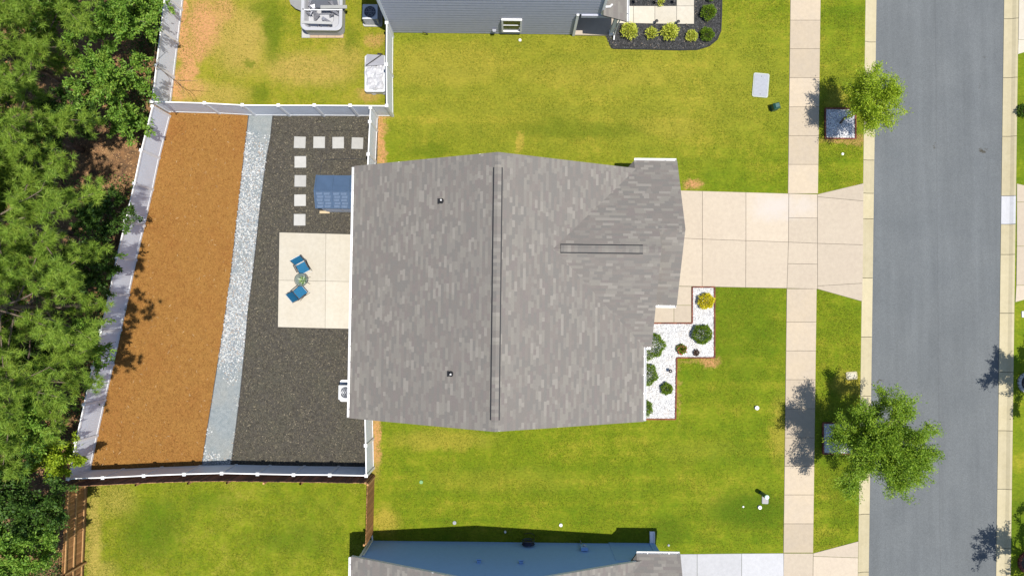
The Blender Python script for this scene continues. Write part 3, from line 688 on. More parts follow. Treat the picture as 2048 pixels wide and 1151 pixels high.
def ridge_caps(roof, a, b, rng):
    d = (b - a).normalized(); s = d.cross(Vector((0, 0, 1))).normalized(); n = (b - a).length; x = 0.0; mb = MB()
    while x < n - 0.02:
        L = min(0.14, n - x); p, q = a + d * x, a + d * (x + L + 0.02)
        zz = Vector((0, 0, 0.02)); z2 = Vector((0, 0, 0.012)); w = 0.15; dn = Vector((0, 0, -w * K))
        mb.add([p + zz, q + z2, q + s * w + dn + z2, p + s * w + dn + zz, q - s * w + dn + z2, p - s * w + dn + zz], [(3, 2, 1, 0), (0, 1, 4, 5)]); x += L
    mb.build('ridge_caps', MAT['shingle'], roof)['kind'] = 'stuff'

def gable_house(name, label, du, dv, wing_top, wallmat, seed, nobj, full, view=None):
    Wf = lambda u, v, z=0.0: W(u + du, v + dv, z)
    rng = random.Random(seed)
    uL, uR, v0, v1 = -7.97, 6.55, -5.32, 7.18; uM = -0.71; ZR = ZE + K * (uR - uM)
    wt, wb, wbs, uf, ufb = wing_top, -1.65, 0.44, 8.17, 6.93     # wing eaves: top, big bottom, small bottom; fronts
    vb = (wt + wb) / 2; zb = ZE + K * (wt - vb); vs = (wt + wbs) / 2; zs = ZE + K * (wt - vs)
    h = empty(name, Wf(0, 0, 0)); tag(h, label, 'house')
    th = Vector((0, 0, -0.14))
    ww = 0.09      # gable walls sit almost flush under the rakes
    wall = MB()
    pent = [(uL + 0.4, 0.0), (uR - 0.4, 0.0), (uR - 0.4, ZE + K * 0.4 - 0.2), (uM, ZR - 0.2), (uL + 0.4, ZE + K * 0.4 - 0.2)]
    wall.extr([Wf(u, v0 + ww, z) for u, z in pent], W(0, v1 - v0 - 2 * ww, 0))
    pw = [(wt - 0.33, 0.0), (wbs + 0.35, 0.0), (wbs + 0.35, ZE + K * 0.35 - 0.2), (vs, zs - 0.2), (wt - 0.33, ZE + K * 0.33 - 0.2)]
    wall.extr([Wf(uR - 1.5, v, z) for v, z in pw], W(7.5 - uR + 1.5, 0, 0))
    pb = [(wt - 0.4, 2.2), (wb + 0.3, 2.2), (wb + 0.3, ZE + K * 0.3 - 0.2), (vb, zb - 0.2), (wt - 0.4, ZE + K * 0.4 - 0.2)]
    wall.extr([Wf(uR - 2.5, v, z) for v, z in pb], W(ufb - 0.15 - uR + 2.5, 0, 0))
    wo_ = wall.build('wall', wallmat, h)
    if full:
        # openings that the roof mostly hides
        for (u, v, wd, z0, z1, side) in ((uL + 0.4, 3.2, 0.9, 0.9, 2.1, -1), (uL + 0.4, 0.0, 1.8, 0.05, 2.1, -1), (uL + 0.4, -3.2, 1.4, 0.9, 2.1, -1), (uR - 0.4, -3.6, 1.6, 0.7, 2.1, 1)):
            fr = MB().box(Wf(u + side * 0.01, v, (z0 + z1) / 2), (0.08, wd, z1 - z0), -TH).build('window', MAT['whitepaint'], h)
            MB().box(Wf(u + side * 0.045, v, (z0 + z1) / 2), (0.03, wd - 0.14, z1 - z0 - 0.14), -TH).build('pane', MAT['glass'], fr)
        gd = MB().box(Wf(7.52, vs, 1.12), (0.08, 4.88, 2.24), -TH).build('garage_door', MAT['whitepaint'], h)
        for i in range(4):
            for j in range(4): MB().box(Wf(7.57, vs - 1.83 + j * 1.22, 0.28 + i * 0.55), (0.03, 1.05, 0.42), -TH).build('door_panel', MAT['white'], gd)
    # roof decks
    deck = MB(); U = lambda u, v, z: Wf(u, v, z - 0.012)
    deck.extr([U(uL, v0, ZE), U(uM, v0, ZR), U(uM, v1, ZR), U(uL, v1, ZE)], th)
    deck.extr([U(uM, v0, ZR - 0.001), U(uR, v0, ZE), U(uR, v1, ZE), U(uM, v1, ZR - 0.001)], th)
    uv_ = uR - (zb - ZE) / K      # where the big wing ridge dies into the main slope
    deck.extr([U(uR - 0.3, wb, ZE), U(ufb, wb, ZE), U(ufb, vb, zb), U(uv_, vb, zb)], th)
    deck.extr([U(uv_, vb, zb - 0.001), U(ufb, vb, zb - 0.001), U(ufb, vs, zs), U(uf, vs, zs), U(uf, wt, ZE), U(uR - 0.52, wt, ZE)], th)
    deck.extr([U(ufb - 0.3, wbs, ZE), U(uf, wbs, ZE), U(uf, vs, zs - 0.001), U(ufb - 0.3, vs, zs - 0.001)], th)
    roof = deck.build('roof', MAT['deck'], h)
    # rake trim
    def trim(a, b, off):
        m = MB(); o3 = Vector(off); z = Vector((0, 0, -0.19)); m.extr([a, b, b + z, a + z], o3); m.build('rake_trim', MAT['whitepaint'], roof)
    e = W(0, 0.025, 0); eu = W(0.025, 0, 0)
    for vv, sg in ((v0, -1), (v1, 1)):
        trim(Wf(uL, vv + sg * 0.001, ZE - 0.004), Wf(uM, vv + sg * 0.001, ZR - 0.004), e * sg)
        if sg < 0 or True: trim(Wf(uM, vv + sg * 0.001, ZR - 0.004), Wf(uR if sg < 0 else uR - 0.55, vv + sg * 0.001, (ZE if sg < 0 else ZE + K * 0.55) - 0.004), e * sg)
    trim(Wf(uf + 0.001, wt, ZE - 0.004), Wf(uf + 0.001, vs, zs - 0.004), eu); trim(Wf(uf + 0.001, vs, zs - 0.004), Wf(uf + 0.001, wbs, ZE - 0.004), eu)
    trim(Wf(ufb + 0.001, vs, zs + 0.0), Wf(ufb + 0.001, vb, zb - 0.004), eu); trim(Wf(ufb + 0.001, vb, zb - 0.004), Wf(ufb + 0.001, wb, ZE - 0.004), eu)
    # shingles
    rf = Roofer(roof, nobj, rng, view)
    Ls = (uR - uM) / CS; ov = 0.03
    X, Y = W(1, 0, 0), W(0, 1, 0); upz = Vector((0, 0, SN))
    rf.slope(Wf(uL - 0.03, v1, ZE - 0.03 * K), -Y, X * CS + upz, Ls + 0.03, lambda r: [(-ov, v1 - v0 + ov)])
    def right(r):
        u = uR + 0.03 - (r + EXPO) * CS; lo, hi = -ov, v1 - v0 + ov
        c0, c1 = (uR - u) + wb - 0.12, u + wt - uR + 0.12      # covered between these v
        if c0 >= c1: return [(lo, hi)]
        return [(lo, min(hi, c0 - v0 + 0.1)), (max(lo, c1 - v0 - 0.1), hi)]
    rf.slope(Wf(uR + 0.03, v0, ZE - 0.03 * K), Y, -X * CS + upz, Ls + 0.03, right)
    Lb = (wt - vb) / CS
    def biglow(r):
        v = wb - 0.03 + (r + EXPO) * CS; return [(uR - (v - wb) - 0.12, ufb + ov)]
    rf.slope(Wf(0, wb - 0.03, ZE - 0.03 * K), X, Y * CS + upz, Lb + 0.03, biglow)
    def upper(r):      # course runs towards -u, so spans are in -u
        v = wt + 0.03 - r * CS; vm = v - EXPO * CS
        a = (uR - (wt - vm) - 0.12) if v < v1 + 0.05 else uR - 0.52
        b = uf + ov if v > vs + 0.02 else ufb + ov
        return [(-b, -a)]
    rf.slope(Wf(0, wt + 0.03, ZE - 0.03 * K), -X, -Y * CS + upz, Lb + 0.03, upper)
    rf.slope(Wf(0, wbs - 0.03, ZE - 0.03 * K), X, Y * CS + upz, (wt - vs) / CS + 0.03, lambda r: [(ufb - 0.1, uf + ov)])
    rf.finish()
    # ridges
    ridge_caps(roof, Wf(uM, v0 - 0.02, ZR), Wf(uM, v0 + 0.52, ZR), rng); ridge_caps(roof, Wf(uM, v1 + 0.02, ZR), Wf(uM, v1 - 0.66, ZR), rng)
    ridge_vent(roof, uM, v0 + 0.48, uM, v1 - 0.66, ZR, Wf, rng)
    ridge_caps(roof, Wf(ufb + 0.02, vb, zb), Wf(6.1, vb, zb), rng); ridge_caps(roof, Wf(uf + 0.02, vs, zs), Wf(ufb, vs, zs), rng)
    if full: ridge_vent(roof, 2.24, vb, 6.1, vb, zb, Wf, rng)
    # gutters
    gutter(h, tuple(Wf(uL - 0.02, v1 - 0.02))[:2], tuple(Wf(uL - 0.02, v0))[:2], tuple(W(-1, 0))[:2], ZE - 0.02)
    gutter(h, tuple(Wf(uR + 0.02, v0))[:2], tuple(Wf(uR + 0.02, wb - 0.03))[:2], tuple(W(1, 0))[:2], ZE - 0.02)
    gutter(h, tuple(Wf(uR - 0.5, wt + 0.02))[:2], tuple(Wf(uf, wt + 0.02))[:2], tuple(W(0, 1))[:2], ZE - 0.02)
    gutter(h, tuple(Wf(ufb + 0.05, wbs - 0.02))[:2], tuple(Wf(uf, wbs - 0.02))[:2], tuple(W(0, -1))[:2], ZE - 0.02)
    gutter(h, tuple(Wf(uR + 0.16, wb - 0.02))[:2], tuple(Wf(ufb, wb - 0.02))[:2], tuple(W(0, -1))[:2], ZE - 0.02)
    return h, roof, Wf, (uL, uR, v0, v1, uM, ZR)

main, main_roof, WM, dims = gable_house('house', 'single storey house with large grey shingle roof in the centre', 0, 0, 7.63, MAT['siding_tan'], 5, 300, True)
# plumbing vents on the rear slope
def vent_pipe(px, py):
    z = 4.9
    for _ in range(8):
        p = P(px, py, z); u = p.x * CT - p.y * ST; z = ZE + K * (u + 7.97)
    p = P(px, py, z)
    m = MB(); a = math.atan2(K, 1)
    X, Y = W(1, 0, 0), W(0, 1, 0)
    b = [p + X * dx + Y * dy + Vector((0, 0, dx * K + 0.03)) for dx, dy in ((-0.17, -0.13), (-0.07, -0.13), (-0.07, 0.13), (-0.17, 0.13))]
    m.extr(b, (0, 0, -0.03), 0); m.lathe(p + Vector((0.03, 0, -0.05)), [(0.135, 0.0), (0.13, 0.1), (0.07, 0.16), (0.055, 0.32), (0.045, 0.32), (0.045, 0.2)], 14, 0)
    o = m.build('vent_pipe', MAT['black'], main_roof)
    MB().lathe(p + Vector((0.03, 0, 0.20)), [(0.04, 0.0), (0.04, 0.14), (0.028, 0.14), (0.028, 0.03)], 12).build('pipe_end', MAT['whitepaint'], o)
vent_pipe(882, 402); vent_pipe(901, 747)

lower, low_roof, WLo, _ = gable_house('house', 'blue sided house with grey shingle roof at the bottom edge', 0.22, -19.3, 7.46, MAT['siding_blue'], 9, 120, False,
    view=lambda c: c.y > P(1024, 1165, c.z).y)
low_wall = empty('gable_wall')
low_wall.parent = lower; low_wall.location = WLo(0, 7.09, 0) - wloc(lower)
def lspan(z):
    zz = max(0.0, z + 0.12 - (ZE + K * 0.4 - 0.2)); a = -7.56 + zz / K; b = 6.15 - zz / K
    if z < 2.62: b = 7.26
    elif z > 2.62: b = min(b, 6.05)
    return (a, max(a, b))
siding_boards(low_wall, lspan, 0.1, 5.7, lambda s, o, z: WLo(s, 7.095 + o, z), 0.185, MAT['siding_blue'])
MB().extr([WLo(5.9, 7.0, 0), WLo(7.25, 7.0, 0), WLo(7.25, 7.0, 2.62), WLo(5.9, 7.0, 2.62)], W(0, 0.09, 0)).build('garage_side', MAT['siding_blue'], lower)
for s in (-7.58, 7.24):
    MB().box(WLo(s, 7.11, 1.35), (0.11, 0.11, 2.5), -TH).build('corner_trim', MAT['whitepaint'] if s < 0 else MAT['siding_blue'], lower)
MB().tube([WLo(-7.45, 7.16, 2.45), WLo(-7.45, 7.16, 0.2), WLo(-7.5, 7.4, 0.08)], 0.04, 8).build('downspout', MAT['whitepaint'], lower)
# wall fittings of the blue house
for px, py in ((958, 1122), (1042, 1124)):
    # height from where the wall plane meets the line of sight
    lo, hi = 0.2, 5.0
    for _ in range(40):
        mid = (lo + hi) / 2; q = P(px, py, mid); yw = WLo(0, 7.14).y - (q.x - WLo(0, 7.14).x) * ST
        if q.y > yw: hi = mid
        else: lo = mid
    q = P(px, py, (lo + hi) / 2)
    m = MB().box(q + Vector((0, 0.05, 0)), (0.2, 0.12, 0.2), -TH).box(q + Vector((0, 0.12, 0.03)), (0.24, 0.06, 0.14), -TH); m.build('wall_vent', MAT['siding_blue'], lower)
wy = lambda x: WLo(0, 7.14).y - (x - WLo(0, 7.14).x) * ST
hx = P(1056, 1082).x; reel = empty('hose_reel', (hx, wy(hx) + 0.16, 0)); tag(reel, 'coiled navy garden hose hanging on the blue house wall', 'hose')
coil = MB()
for k in range(7):
    rr = 0.32 - 0.03 * (k % 4); yo = -0.09 + 0.045 * (k % 5); coil.tube([(rr * math.cos(t * math.pi / 12), yo, 0.62 + rr * math.sin(t * math.pi / 12)) for t in range(25)], 0.022, 6)
coil.build('hose_coil', m_plain('navy_hose', (0.012, 0.018, 0.05), 0.4), reel, local=True)
MB().box((0, -0.05, 0.62), (0.3, 0.2, 0.2)).tube([(0.3, 0.05, 0.4), (0.34, 0.2, 0.06), (0.1, 0.3, 0.03), (-0.2, 0.25, 0.03)], 0.02, 6).build('bracket', MAT['darkmetal'], reel, local=True)
mx = P(1160, 1090).x; meter = empty('electric_meter', (mx, wy(mx), 0)); tag(meter, 'grey meter box with conduit on the blue house wall', 'meter')
MB().box((0.1, 0.1, 1.15), (0.36, 0.18, 0.5)).build('meter_box', MAT['siding_blue'], meter, local=True)
MB().tube([(0.02, 0.08, 0.95), (0.02, 0.08, 0.0)], 0.035, 8).build('conduit', MAT['metal'], meter, local=True)
MB().lathe((0.1, 0.2, 1.2), [(0.09, -0.02), (0.09, 0.06), (0.05, 0.09)], 14).build('dial_cover', MAT['metal'], meter, local=True)
p = P(1304, 1073); sb_ = empty('splash_block', p); tag(sb_, 'white splash block by the corner of the blue house', 'splash block')
MB().prism([(-0.12, -0.3), (0.12, -0.3), (0.14, 0.3), (-0.14, 0.3)], 0.0, 0.05).box((-0.12, 0, 0.07), (0.03, 0.58, 0.06)).box((0.12, 0, 0.07), (0.03, 0.58, 0.06)).build('block', MAT['white'], sb_, local=True)

# upper house: two storeys, lapped grey siding, corner porch
VU = 15.08
upper = empty('house', W(-1, VU + 5, 0)); tag(upper, 'two storey slate grey sided house at the top edge', 'house')
uA, uB, uP = -6.66, 4.34, 3.18
m = MB(); m.extr([W(uA, VU + 0.04, 0), W(uP, VU + 0.04, 0), W(uP, VU + 0.04, 5.75), W(uA, VU + 0.04, 5.75)], W(0, 9.5, 0))
m.extr([W(uP + 0.002, VU + 0.04, 2.62), W(uB, VU + 0.04, 2.62), W(uB, VU + 0.04, 5.75), W(uP + 0.002, VU + 0.04, 5.75)], W(0, 9.5, 0))
m.extr([W(uP + 0.003, VU + 2.2, 0), W(uB, VU + 2.2, 0), W(uB, VU + 2.2, 2.615), W(uP + 0.003, VU + 2.2, 2.615)], W(0, 7.3, 0))
m.build('wall', MAT['siding_grey'], upper)
g_holes = [(-0.72, 0.34, 0.46, 1.96), (uP - 0.06, 9, -1, 2.6)]
uw = empty('gable_wall', W(-1, VU, 0) - wloc(upper)); uw.parent = upper
siding_boards(uw, lambda z: (uA, uB), 0.06, 5.7, lambda s, o, z: W(s, VU + 0.045 - o, z), 0.28, MAT['siding_grey'], holes=g_holes)
for u, zt in ((uA - 0.03, 5.7),):
    MB().box(W(u, VU - 0.005, zt / 2), (0.12, 0.12, zt), -TH).build('corner_trim', m_plain('pale_blue_trim', (0.5, 0.53, 0.58), 0.5), upper)
MB().box(W(uP - 0.01, VU + 0.0, 1.32), (0.13, 0.12, 2.58), -TH).build('corner_trim', MAT['whitepaint'], upper)
MB().box(W(uB + 0.03, VU + 0.0, 4.2), (0.12, 0.12, 3.0), -TH).build('corner_trim', MAT['whitepaint'], upper)
ur = MB(); um = (uA + uB) / 2 - 0.2; zr2 = 5.85 + 0.5 * (uB - um + 0.45)
ur.extr([W(uA - 0.45, VU - 0.1, 5.85 - 0.0), W(um, VU - 0.1, zr2), W(um, VU + 9.7, zr2), W(uA - 0.45, VU + 9.7, 5.85)], (0, 0, -0.16))
ur.extr([W(um + 0.002, VU - 0.1, zr2), W(uB + 0.45, VU - 0.1, 5.85), W(uB + 0.45, VU + 9.7, 5.85), W(um + 0.002, VU + 9.7, zr2)], (0, 0, -0.16))
ur.build('roof', MAT['shingle'], upper)
MB().extr([W(uA, VU + 0.05, 5.75), W(uB, VU + 0.05, 5.75), W(um, VU + 0.05, zr2 - 0.25)], W(0, 0.1, 0)).build('gable_end', MAT['siding_grey'], upper)
wr = MB(); uc = -0.19
for (du_, dz_, w_, h_) in ((0, 0.71, 1.06, 0.09), (0, -0.71, 1.06, 0.09), (-0.49, 0, 0.09, 1.34), (0.49, 0, 0.09, 1.34)):
    wr.box(W(uc + du_, VU - 0.02, 1.21 + dz_), (w_, 0.1, h_), -TH)
wnd = wr.build('window', MAT['whitepaint'], upper)
MB().box(W(uc, VU + 0.0, 1.21), (0.92, 0.04, 0.05), -TH).build('meeting_rail', MAT['whitepaint'], wnd)
for zz in (0.86, 1.56): MB().box(W(uc, VU + 0.012, zz), (0.9, 0.02, 0.62), -TH).build('pane', MAT['glass'], wnd)
MB().box(W(-1.12, VU - 0.06, 0.62), (0.2, 0.1, 0.2), -TH).box(W(-1.12, VU - 0.12, 0.66), (0.16, 0.06, 0.1), -TH).build('wall_vent', MAT['lightgrey'], upper)
MB().tube([W(-5.0, VU - 0.06, 0.35), W(-4.85, VU - 0.08, 0.3), W(-4.75, VU - 0.06, 0.02)], 0.025, 6).build('drain_pipe', MAT['darkmetal'], upper)
MB().prism([tuple(W(uP, VU - 0.02))[:2], tuple(W(5.35, VU - 0.02))[:2], tuple(W(5.35, VU + 2.3))[:2], tuple(W(uP, VU + 2.3))[:2]], -0.05, 0.12).build('porch_floor', MAT['drive'], upper)
pr = MB(); za, zb_ = 3.3, 2.62
pr.extr([W(uB + 0.02, VU - 0.32, za), W(5.62, VU - 0.32, zb_), W(5.62, VU + 6, zb_), W(uB + 0.02, VU + 6, za)], (0, 0, -0.12))
proof = pr.build('porch_roof', MAT['deck'], upper)
sl = math.hypot(5.62 - uB - 0.02, za - zb_); upv = (W(uB + 0.02, VU, za) - W(5.62, VU, zb_)).normalized(); prg = random.Random(4)
SPM = []
prr = Roofer(proof, 60, prg, view=lambda c: c.y < P(1024, -10, c.z).y)
prr.slope(W(5.65, VU - 0.34, zb_ - 0.01), W(0, 1, 0), upv, sl + 0.02, lambda r: [(0, 3.2)]); prr.finish()
MB().box(W(4.48, VU + 0.02, 2.46), (2.25, 0.14, 0.26), -TH).build('porch_beam', MAT['siding_grey'], upper)
MB().extr([W(uB + 0.02, VU - 0.0, 2.55), W(5.55, VU - 0.0, 2.55), W(uB + 0.02, VU - 0.0, 3.15)], W(0, 0.1, 0)).build('porch_gable', MAT['siding_grey'], upper)
gutter(upper, tuple(W(5.64, VU - 0.32))[:2], tuple(W(5.64, VU + 3))[:2], tuple(W(1, 0))[:2], zb_ - 0.02)
MB().box(W(5.2, VU + 0.08, 1.22), (0.18, 0.18, 2.3), -TH).box(W(5.2, VU + 0.08, 0.2), (0.24, 0.24, 0.18), -TH).build('porch_column', MAT['white'], upper)
MB().tube([W(5.42, VU - 0.03, 2.5), W(5.36, VU - 0.06, 2.3), W(5.36, VU - 0.06, 0.25), W(5.36, VU - 0.26, 0.1)], 0.04, 8).build('downspout', MAT['whitepaint'], upper)
q = W(4.48, VU + 0.12, 3.25); MB().tube([q + Vector((0, 0.0, 0.0)), q + Vector((0.22, 0.02, -0.03)), q + Vector((0.34, 0.16, -0.1))], 0.05, 8).build('roof_downspout', MAT['whitepaint'], upper)
MB().box(W(4.2, VU + 2.15, 1.1), (0.95, 0.06, 2.05), -TH).build('front_door', MAT['darkmetal'], upper)

# ------------------------------------------------------------------ fences
def vinyl_fence(name, label, caps, zt=1.9, first=True, last=True, side=1, group='white vinyl privacy fences'):
    """posts with caps at the surveyed points, panels with grooved boards and rails between them"""
    pts = [P(x, y, zt) for x, y in caps]; base = pts[0].copy(); base.z = 0
    f = empty(name, base); tag(f, label, 'fence', group)
    g = [Vector((p.x, p.y, 0)) for p in pts]
    for i, p in enumerate(g):
        if (i == 0 and not first) or (i == len(g) - 1 and not last): continue
        d = (g[min(i + 1, len(g) - 1)] - g[max(i - 1, 0)]); rz = math.atan2(d.y, d.x)
        po = MB().box(p + Vector((0, 0, 0.93)), (0.127, 0.127, 1.86), rz).build('post', MAT['white'], f)
        c = MB().box(p + Vector((0, 0, 1.872)), (0.165, 0.165, 0.024), rz)
        ca, sa = math.cos(rz), math.sin(rz); q = []
        for s_, z in ((0.078, 1.884), (0.02, 1.93)):
            for x, y in ((-s_, -s_), (s_, -s_), (s_, s_), (-s_, s_)): q.append((p.x + x * ca - y * sa, p.y + x * sa + y * ca, z))
        c.hexa(q); c.build('cap', MAT['white'], po)
    for a, b in zip(g[:-1], g[1:]):
        d = (b - a).normalized(); n = d.cross(Vector((0, 0, 1))); L = (b - a).length - 0.1; a2 = a + d * 0.05
        pn = MB(); k = max(1, round(L / 0.152)); w = L / k
        for j in range(k):      # tongue and groove boards: flat face with a V groove at each joint
            p0, p1 = a2 + d * (j * w), a2 + d * ((j + 1) * w); e = d * 0.006
            for sg in (-1, 1):
                o0, o1 = n * (0.014 * sg), n * (0.009 * sg)
                vs = [p0 + o1, p0 + e + o0, p1 - e + o0, p1 + o1]
                q = [v + Vector((0, 0, 0.12)) for v in vs] + [v + Vector((0, 0, 1.74)) for v in vs]
                fs = [(0, 1, 5, 4), (1, 2, 6, 5), (2, 3, 7, 6)]
                pn.add(q, fs if sg > 0 else [t[::-1] for t in fs])
        pn.build('panel', MAT['panel'], f)
        for nm, z, h in (('bottom_rail', 0.09, 0.14), ('top_rail', 1.775, 0.13)):
            MB().beam(a2 + Vector((0, 0, z)), a2 + d * L + Vector((0, 0, z)), 0.055, h).build(nm, MAT['white'], f)
    return f
def between(a, b, n): return [(a[0] + (b[0] - a[0]) * i / n, a[1] + (b[1] - a[1]) * i / n) for i in range(n + 1)]
vinyl_fence('vinyl_fence', 'long white vinyl fence between the pine straw bed and the woods', [(303.5, 212), (281, 300), (267, 367), (249.5, 442), (232, 514.5), (216.5, 588), (200, 661.5), (183.5, 734), (166.5, 808.5), (150, 883), (134.5, 957.5)])
vinyl_fence('vinyl_fence', 'white vinyl fence between the dry upper yard and the woods', [(337, -85), (328.5, -12), (320, 59), (311.5, 130), (302.5, 202.5)])
vinyl_fence('vinyl_fence', 'white vinyl fence between the dry upper yard and the straw bed', [(302.5, 202.5), (408, 205.5), (484, 209.5), (556, 210), (628, 210), (700, 210.5), (773, 211)], first=False)
vinyl_fence('vinyl_fence', 'white vinyl fence from the tarpaulin pile to the grey house corner', [(773, 211), (772.3, 128.5), (773, 45)], first=False)
vinyl_fence('vinyl_fence', 'white vinyl fence with gate by the stepping stones and the roof corner', [(740.5, 214.5), (739.2, 243), (736, 308), (734.5, 345)])
vinyl_fence('vinyl_fence', 'curving white vinyl fence along the bottom of the mulch and straw beds', [(134.5, 957.5), (204.5, 955), (286.6, 951), (367.4, 948), (442.7, 946), (514.5, 947.6), (586.6, 949), (659, 949.6), (732, 951)], first=False)
vinyl_fence('vinyl_fence', 'short white vinyl fence below the roof corner by the side lawn', [(732, 951), (730.8, 890.5), (729, 815)], first=False)

PK = {}
def picket_mesh(mat, w, h):
    k = (mat.name, w, h)
    if k not in PK:
        m = MB(); t = 0.018; c = 0.03
        prof = [(-w / 2, 0), (w / 2, 0), (w / 2, h - c), (w / 2 - c, h), (-w / 2 + c, h), (-w / 2, h - c)]
        m.extr([(x, -t / 2, z) for x, z in prof], (0, t, 0)); o = m.build('picket', mat); me = o.data; bpy.data.objects.remove(o); PK[k] = me
    return PK[k]
def wood_fence(name, label, line, mat, rail_side, zt=1.83, posts=2.4, rng=R):
    pts = [P(x, y, zt) for x, y in line]; base = Vector((pts[0].x, pts[0].y, 0)); f = empty(name, base); tag(f, label, 'fence', 'wooden picket fences')
    g = [Vector((p.x, p.y, 0)) for p in pts]; w = 0.14; pm = picket_mesh(mat, w, zt)
    for a, b in zip(g[:-1], g[1:]):
        d = (b - a).normalized(); n = d.cross(Vector((0, 0, 1))) * rail_side; L = (b - a).length; k = int(L / (w + 0.006)); rz = math.atan2(d.y, d.x)
        for j in range(k):
            q = a + d * ((j + 0.5) * L / k); o = put('picket', pm, f, q - base + Vector((0, 0, rng.uniform(-0.012, 0.012)))); o.rotation_euler = (rng.uniform(-0.006, 0.006), 0, rz + rng.uniform(-0.01, 0.01))
        for z in (0.25, 0.95, 1.62):
            MB().beam(a + n * 0.03 + Vector((0, 0, z)), b + n * 0.03 + Vector((0, 0, z)), 0.04, 0.09).build('rail', MAT['woodrail'], f)
        kk = max(1, round(L / posts))
        for j in range(kk + 1):
            q = a + d * (L * j / kk) + n * 0.10; MB().box(q + Vector((0, 0, zt / 2)), (0.09, 0.09, zt - 0.06), rz).build('post', MAT['woodrail'], f)
    return f
wood_fence('picket_fence', 'dark stained picket fence just behind the curving white fence', [(132, 973), (270, 966), (375, 962.5), (453, 961.5), (600, 963.5), (735, 965.5)], MAT['wooddark'], 1)
wood_fence('picket_fence', 'tan picket fence with three rails between lower yard and woods', [(131, 973), (123.5, 1150), (118, 1290)], MAT['wood'], -1, posts=3.0)
wood_fence('picket_fence', 'short tan picket fence running to the blue house corner', [(734.5, 966), (731.5, 1090)], MAT['wood'], 1)

# ------------------------------------------------------------------ vegetation builders
def unit(v): return v / np.maximum(1e-9, np.linalg.norm(v, axis=-1, keepdims=True))
def leaves(C, D, ln, wd, rng, up=0.5):
    """rhombic leaves at C pointing along D, faces turned partly upward"""
    n = len(C); D = unit(D + rng.normal(0, 0.45, (n, 3))); nr = unit(rng.normal(0, 1, (n, 3)) * (1 - up) + np.array((0, 0, 1.0)) * up)
    S = unit(np.cross(D, nr)); L = (ln * rng.uniform(0.6, 1.35, n))[:, None]; w = (wd * rng.uniform(0.7, 1.3, n))[:, None]
    V = np.stack([C, C + D * L * 0.45 + S * w / 2, C + D * L, C + D * L * 0.45 - S * w / 2], 1)
    return V.reshape(-1, 3)

def leaf_tree(name, label, base, crown, rad, rz, leafmat, n_leaf, ln, wd, seed, group=None, cat='tree', nl=16, sub=9, tr=0.09, low=0.35, lift=0.35, droop=0.0, twig=0.33, spread=0.06, kr=(0.72, 1.12)):
    """tapered trunk, curving limbs, twigs bearing leaves; crown centre given as an offset from the base"""
    rng = np.random.default_rng(seed); t = empty(name, base); tag(t, label, cat, group)
    cr = np.array(crown, float); wood = MB(); top = cr + np.array((0, 0, rz * 0.6)); path = []
    for i in range(7):
        s = i / 6; path.append(tuple(np.array((0, 0, 0)) * (1 - s) + top * s + np.array((*(rng.normal(0, 0.05, 2) * (0 < i < 6)), 0))))
    wood.tube([(p[0] + base[0], p[1] + base[1], p[2] + base[2]) for p in path], [tr * (1 - 0.85 * i / 6) for i in range(7)], 8)
    pa = np.array(path); C = []; D = []
    bs = np.array(tuple(base)); zlo = cr[2] - rz * 0.9
    for i in range(nl):
        a = i * 2.39996 + rng.uniform(-0.4, 0.4); el = rng.uniform(-0.45, 1.45); k = rng.uniform(*kr)
        end = cr + np.array((math.cos(a) * math.cos(el) * rad, math.sin(a) * math.cos(el) * rad, math.sin(el) * rz)) * k
        s = np.clip((end[2] - rng.uniform(0.35, 0.75) * math.hypot(end[0], end[1])) / max(0.1, top[2]), low, 0.92)
        st = np.array([np.interp(s, np.linspace(0, 1, 7), pa[:, j]) for j in range(3)])
        m1 = st * 0.55 + end * 0.45 + np.array((0, 0, lift * rad * 0.35)) + rng.normal(0, 0.08 * rad, 3)
        q = [st, m1, end]
        curve = [((1 - u) ** 2) * q[0] + 2 * u * (1 - u) * q[1] + u * u * q[2] for u in np.linspace(0, 1, 6)]
        wood.tube([tuple(c + bs) for c in curve], [tr * 0.42 * (1 - 0.85 * u) + 0.004 for u in np.linspace(0, 1, 6)], 5)
        for j in range(sub):
            u = rng.uniform(0.22, 1.0) if j else 1.0; c = ((1 - u) ** 2) * q[0] + 2 * u * (1 - u) * q[1] + u * u * q[2]
            dr = unit(unit(end - st) * 0.8 + rng.normal(0, 0.6, 3) + np.array((0, 0, 0.25 - droop))); tl = twig * rad * rng.uniform(0.6, 1.3)
            te = c + dr * tl
            if rng.random() < 0.5: wood.tube([tuple(c + bs), tuple(te + bs)], [0.010, 0.003], 4, cap=False)
            nn = max(4, int(n_leaf / (nl * sub) * rng.uniform(0.55, 1.45))); w = rng.uniform(0, 1, nn) ** 0.8
            lp = c + np.outer(w, te - c) + rng.normal(0, spread * rad ** 0.5 * (0.5 + twig), (nn, 3)); C.append(lp + bs); D.append(np.tile(dr, (nn, 1)) + rng.normal(0, 0.5, (nn, 3)))
    wood.build('trunk', MAT['bark'], t, smooth=True)
    V = leaves(np.vstack(C), np.vstack(D), ln, wd, rng); npmesh('crown', V, np.arange(len(V)).reshape(-1, 4), leafmat, t)
    return t

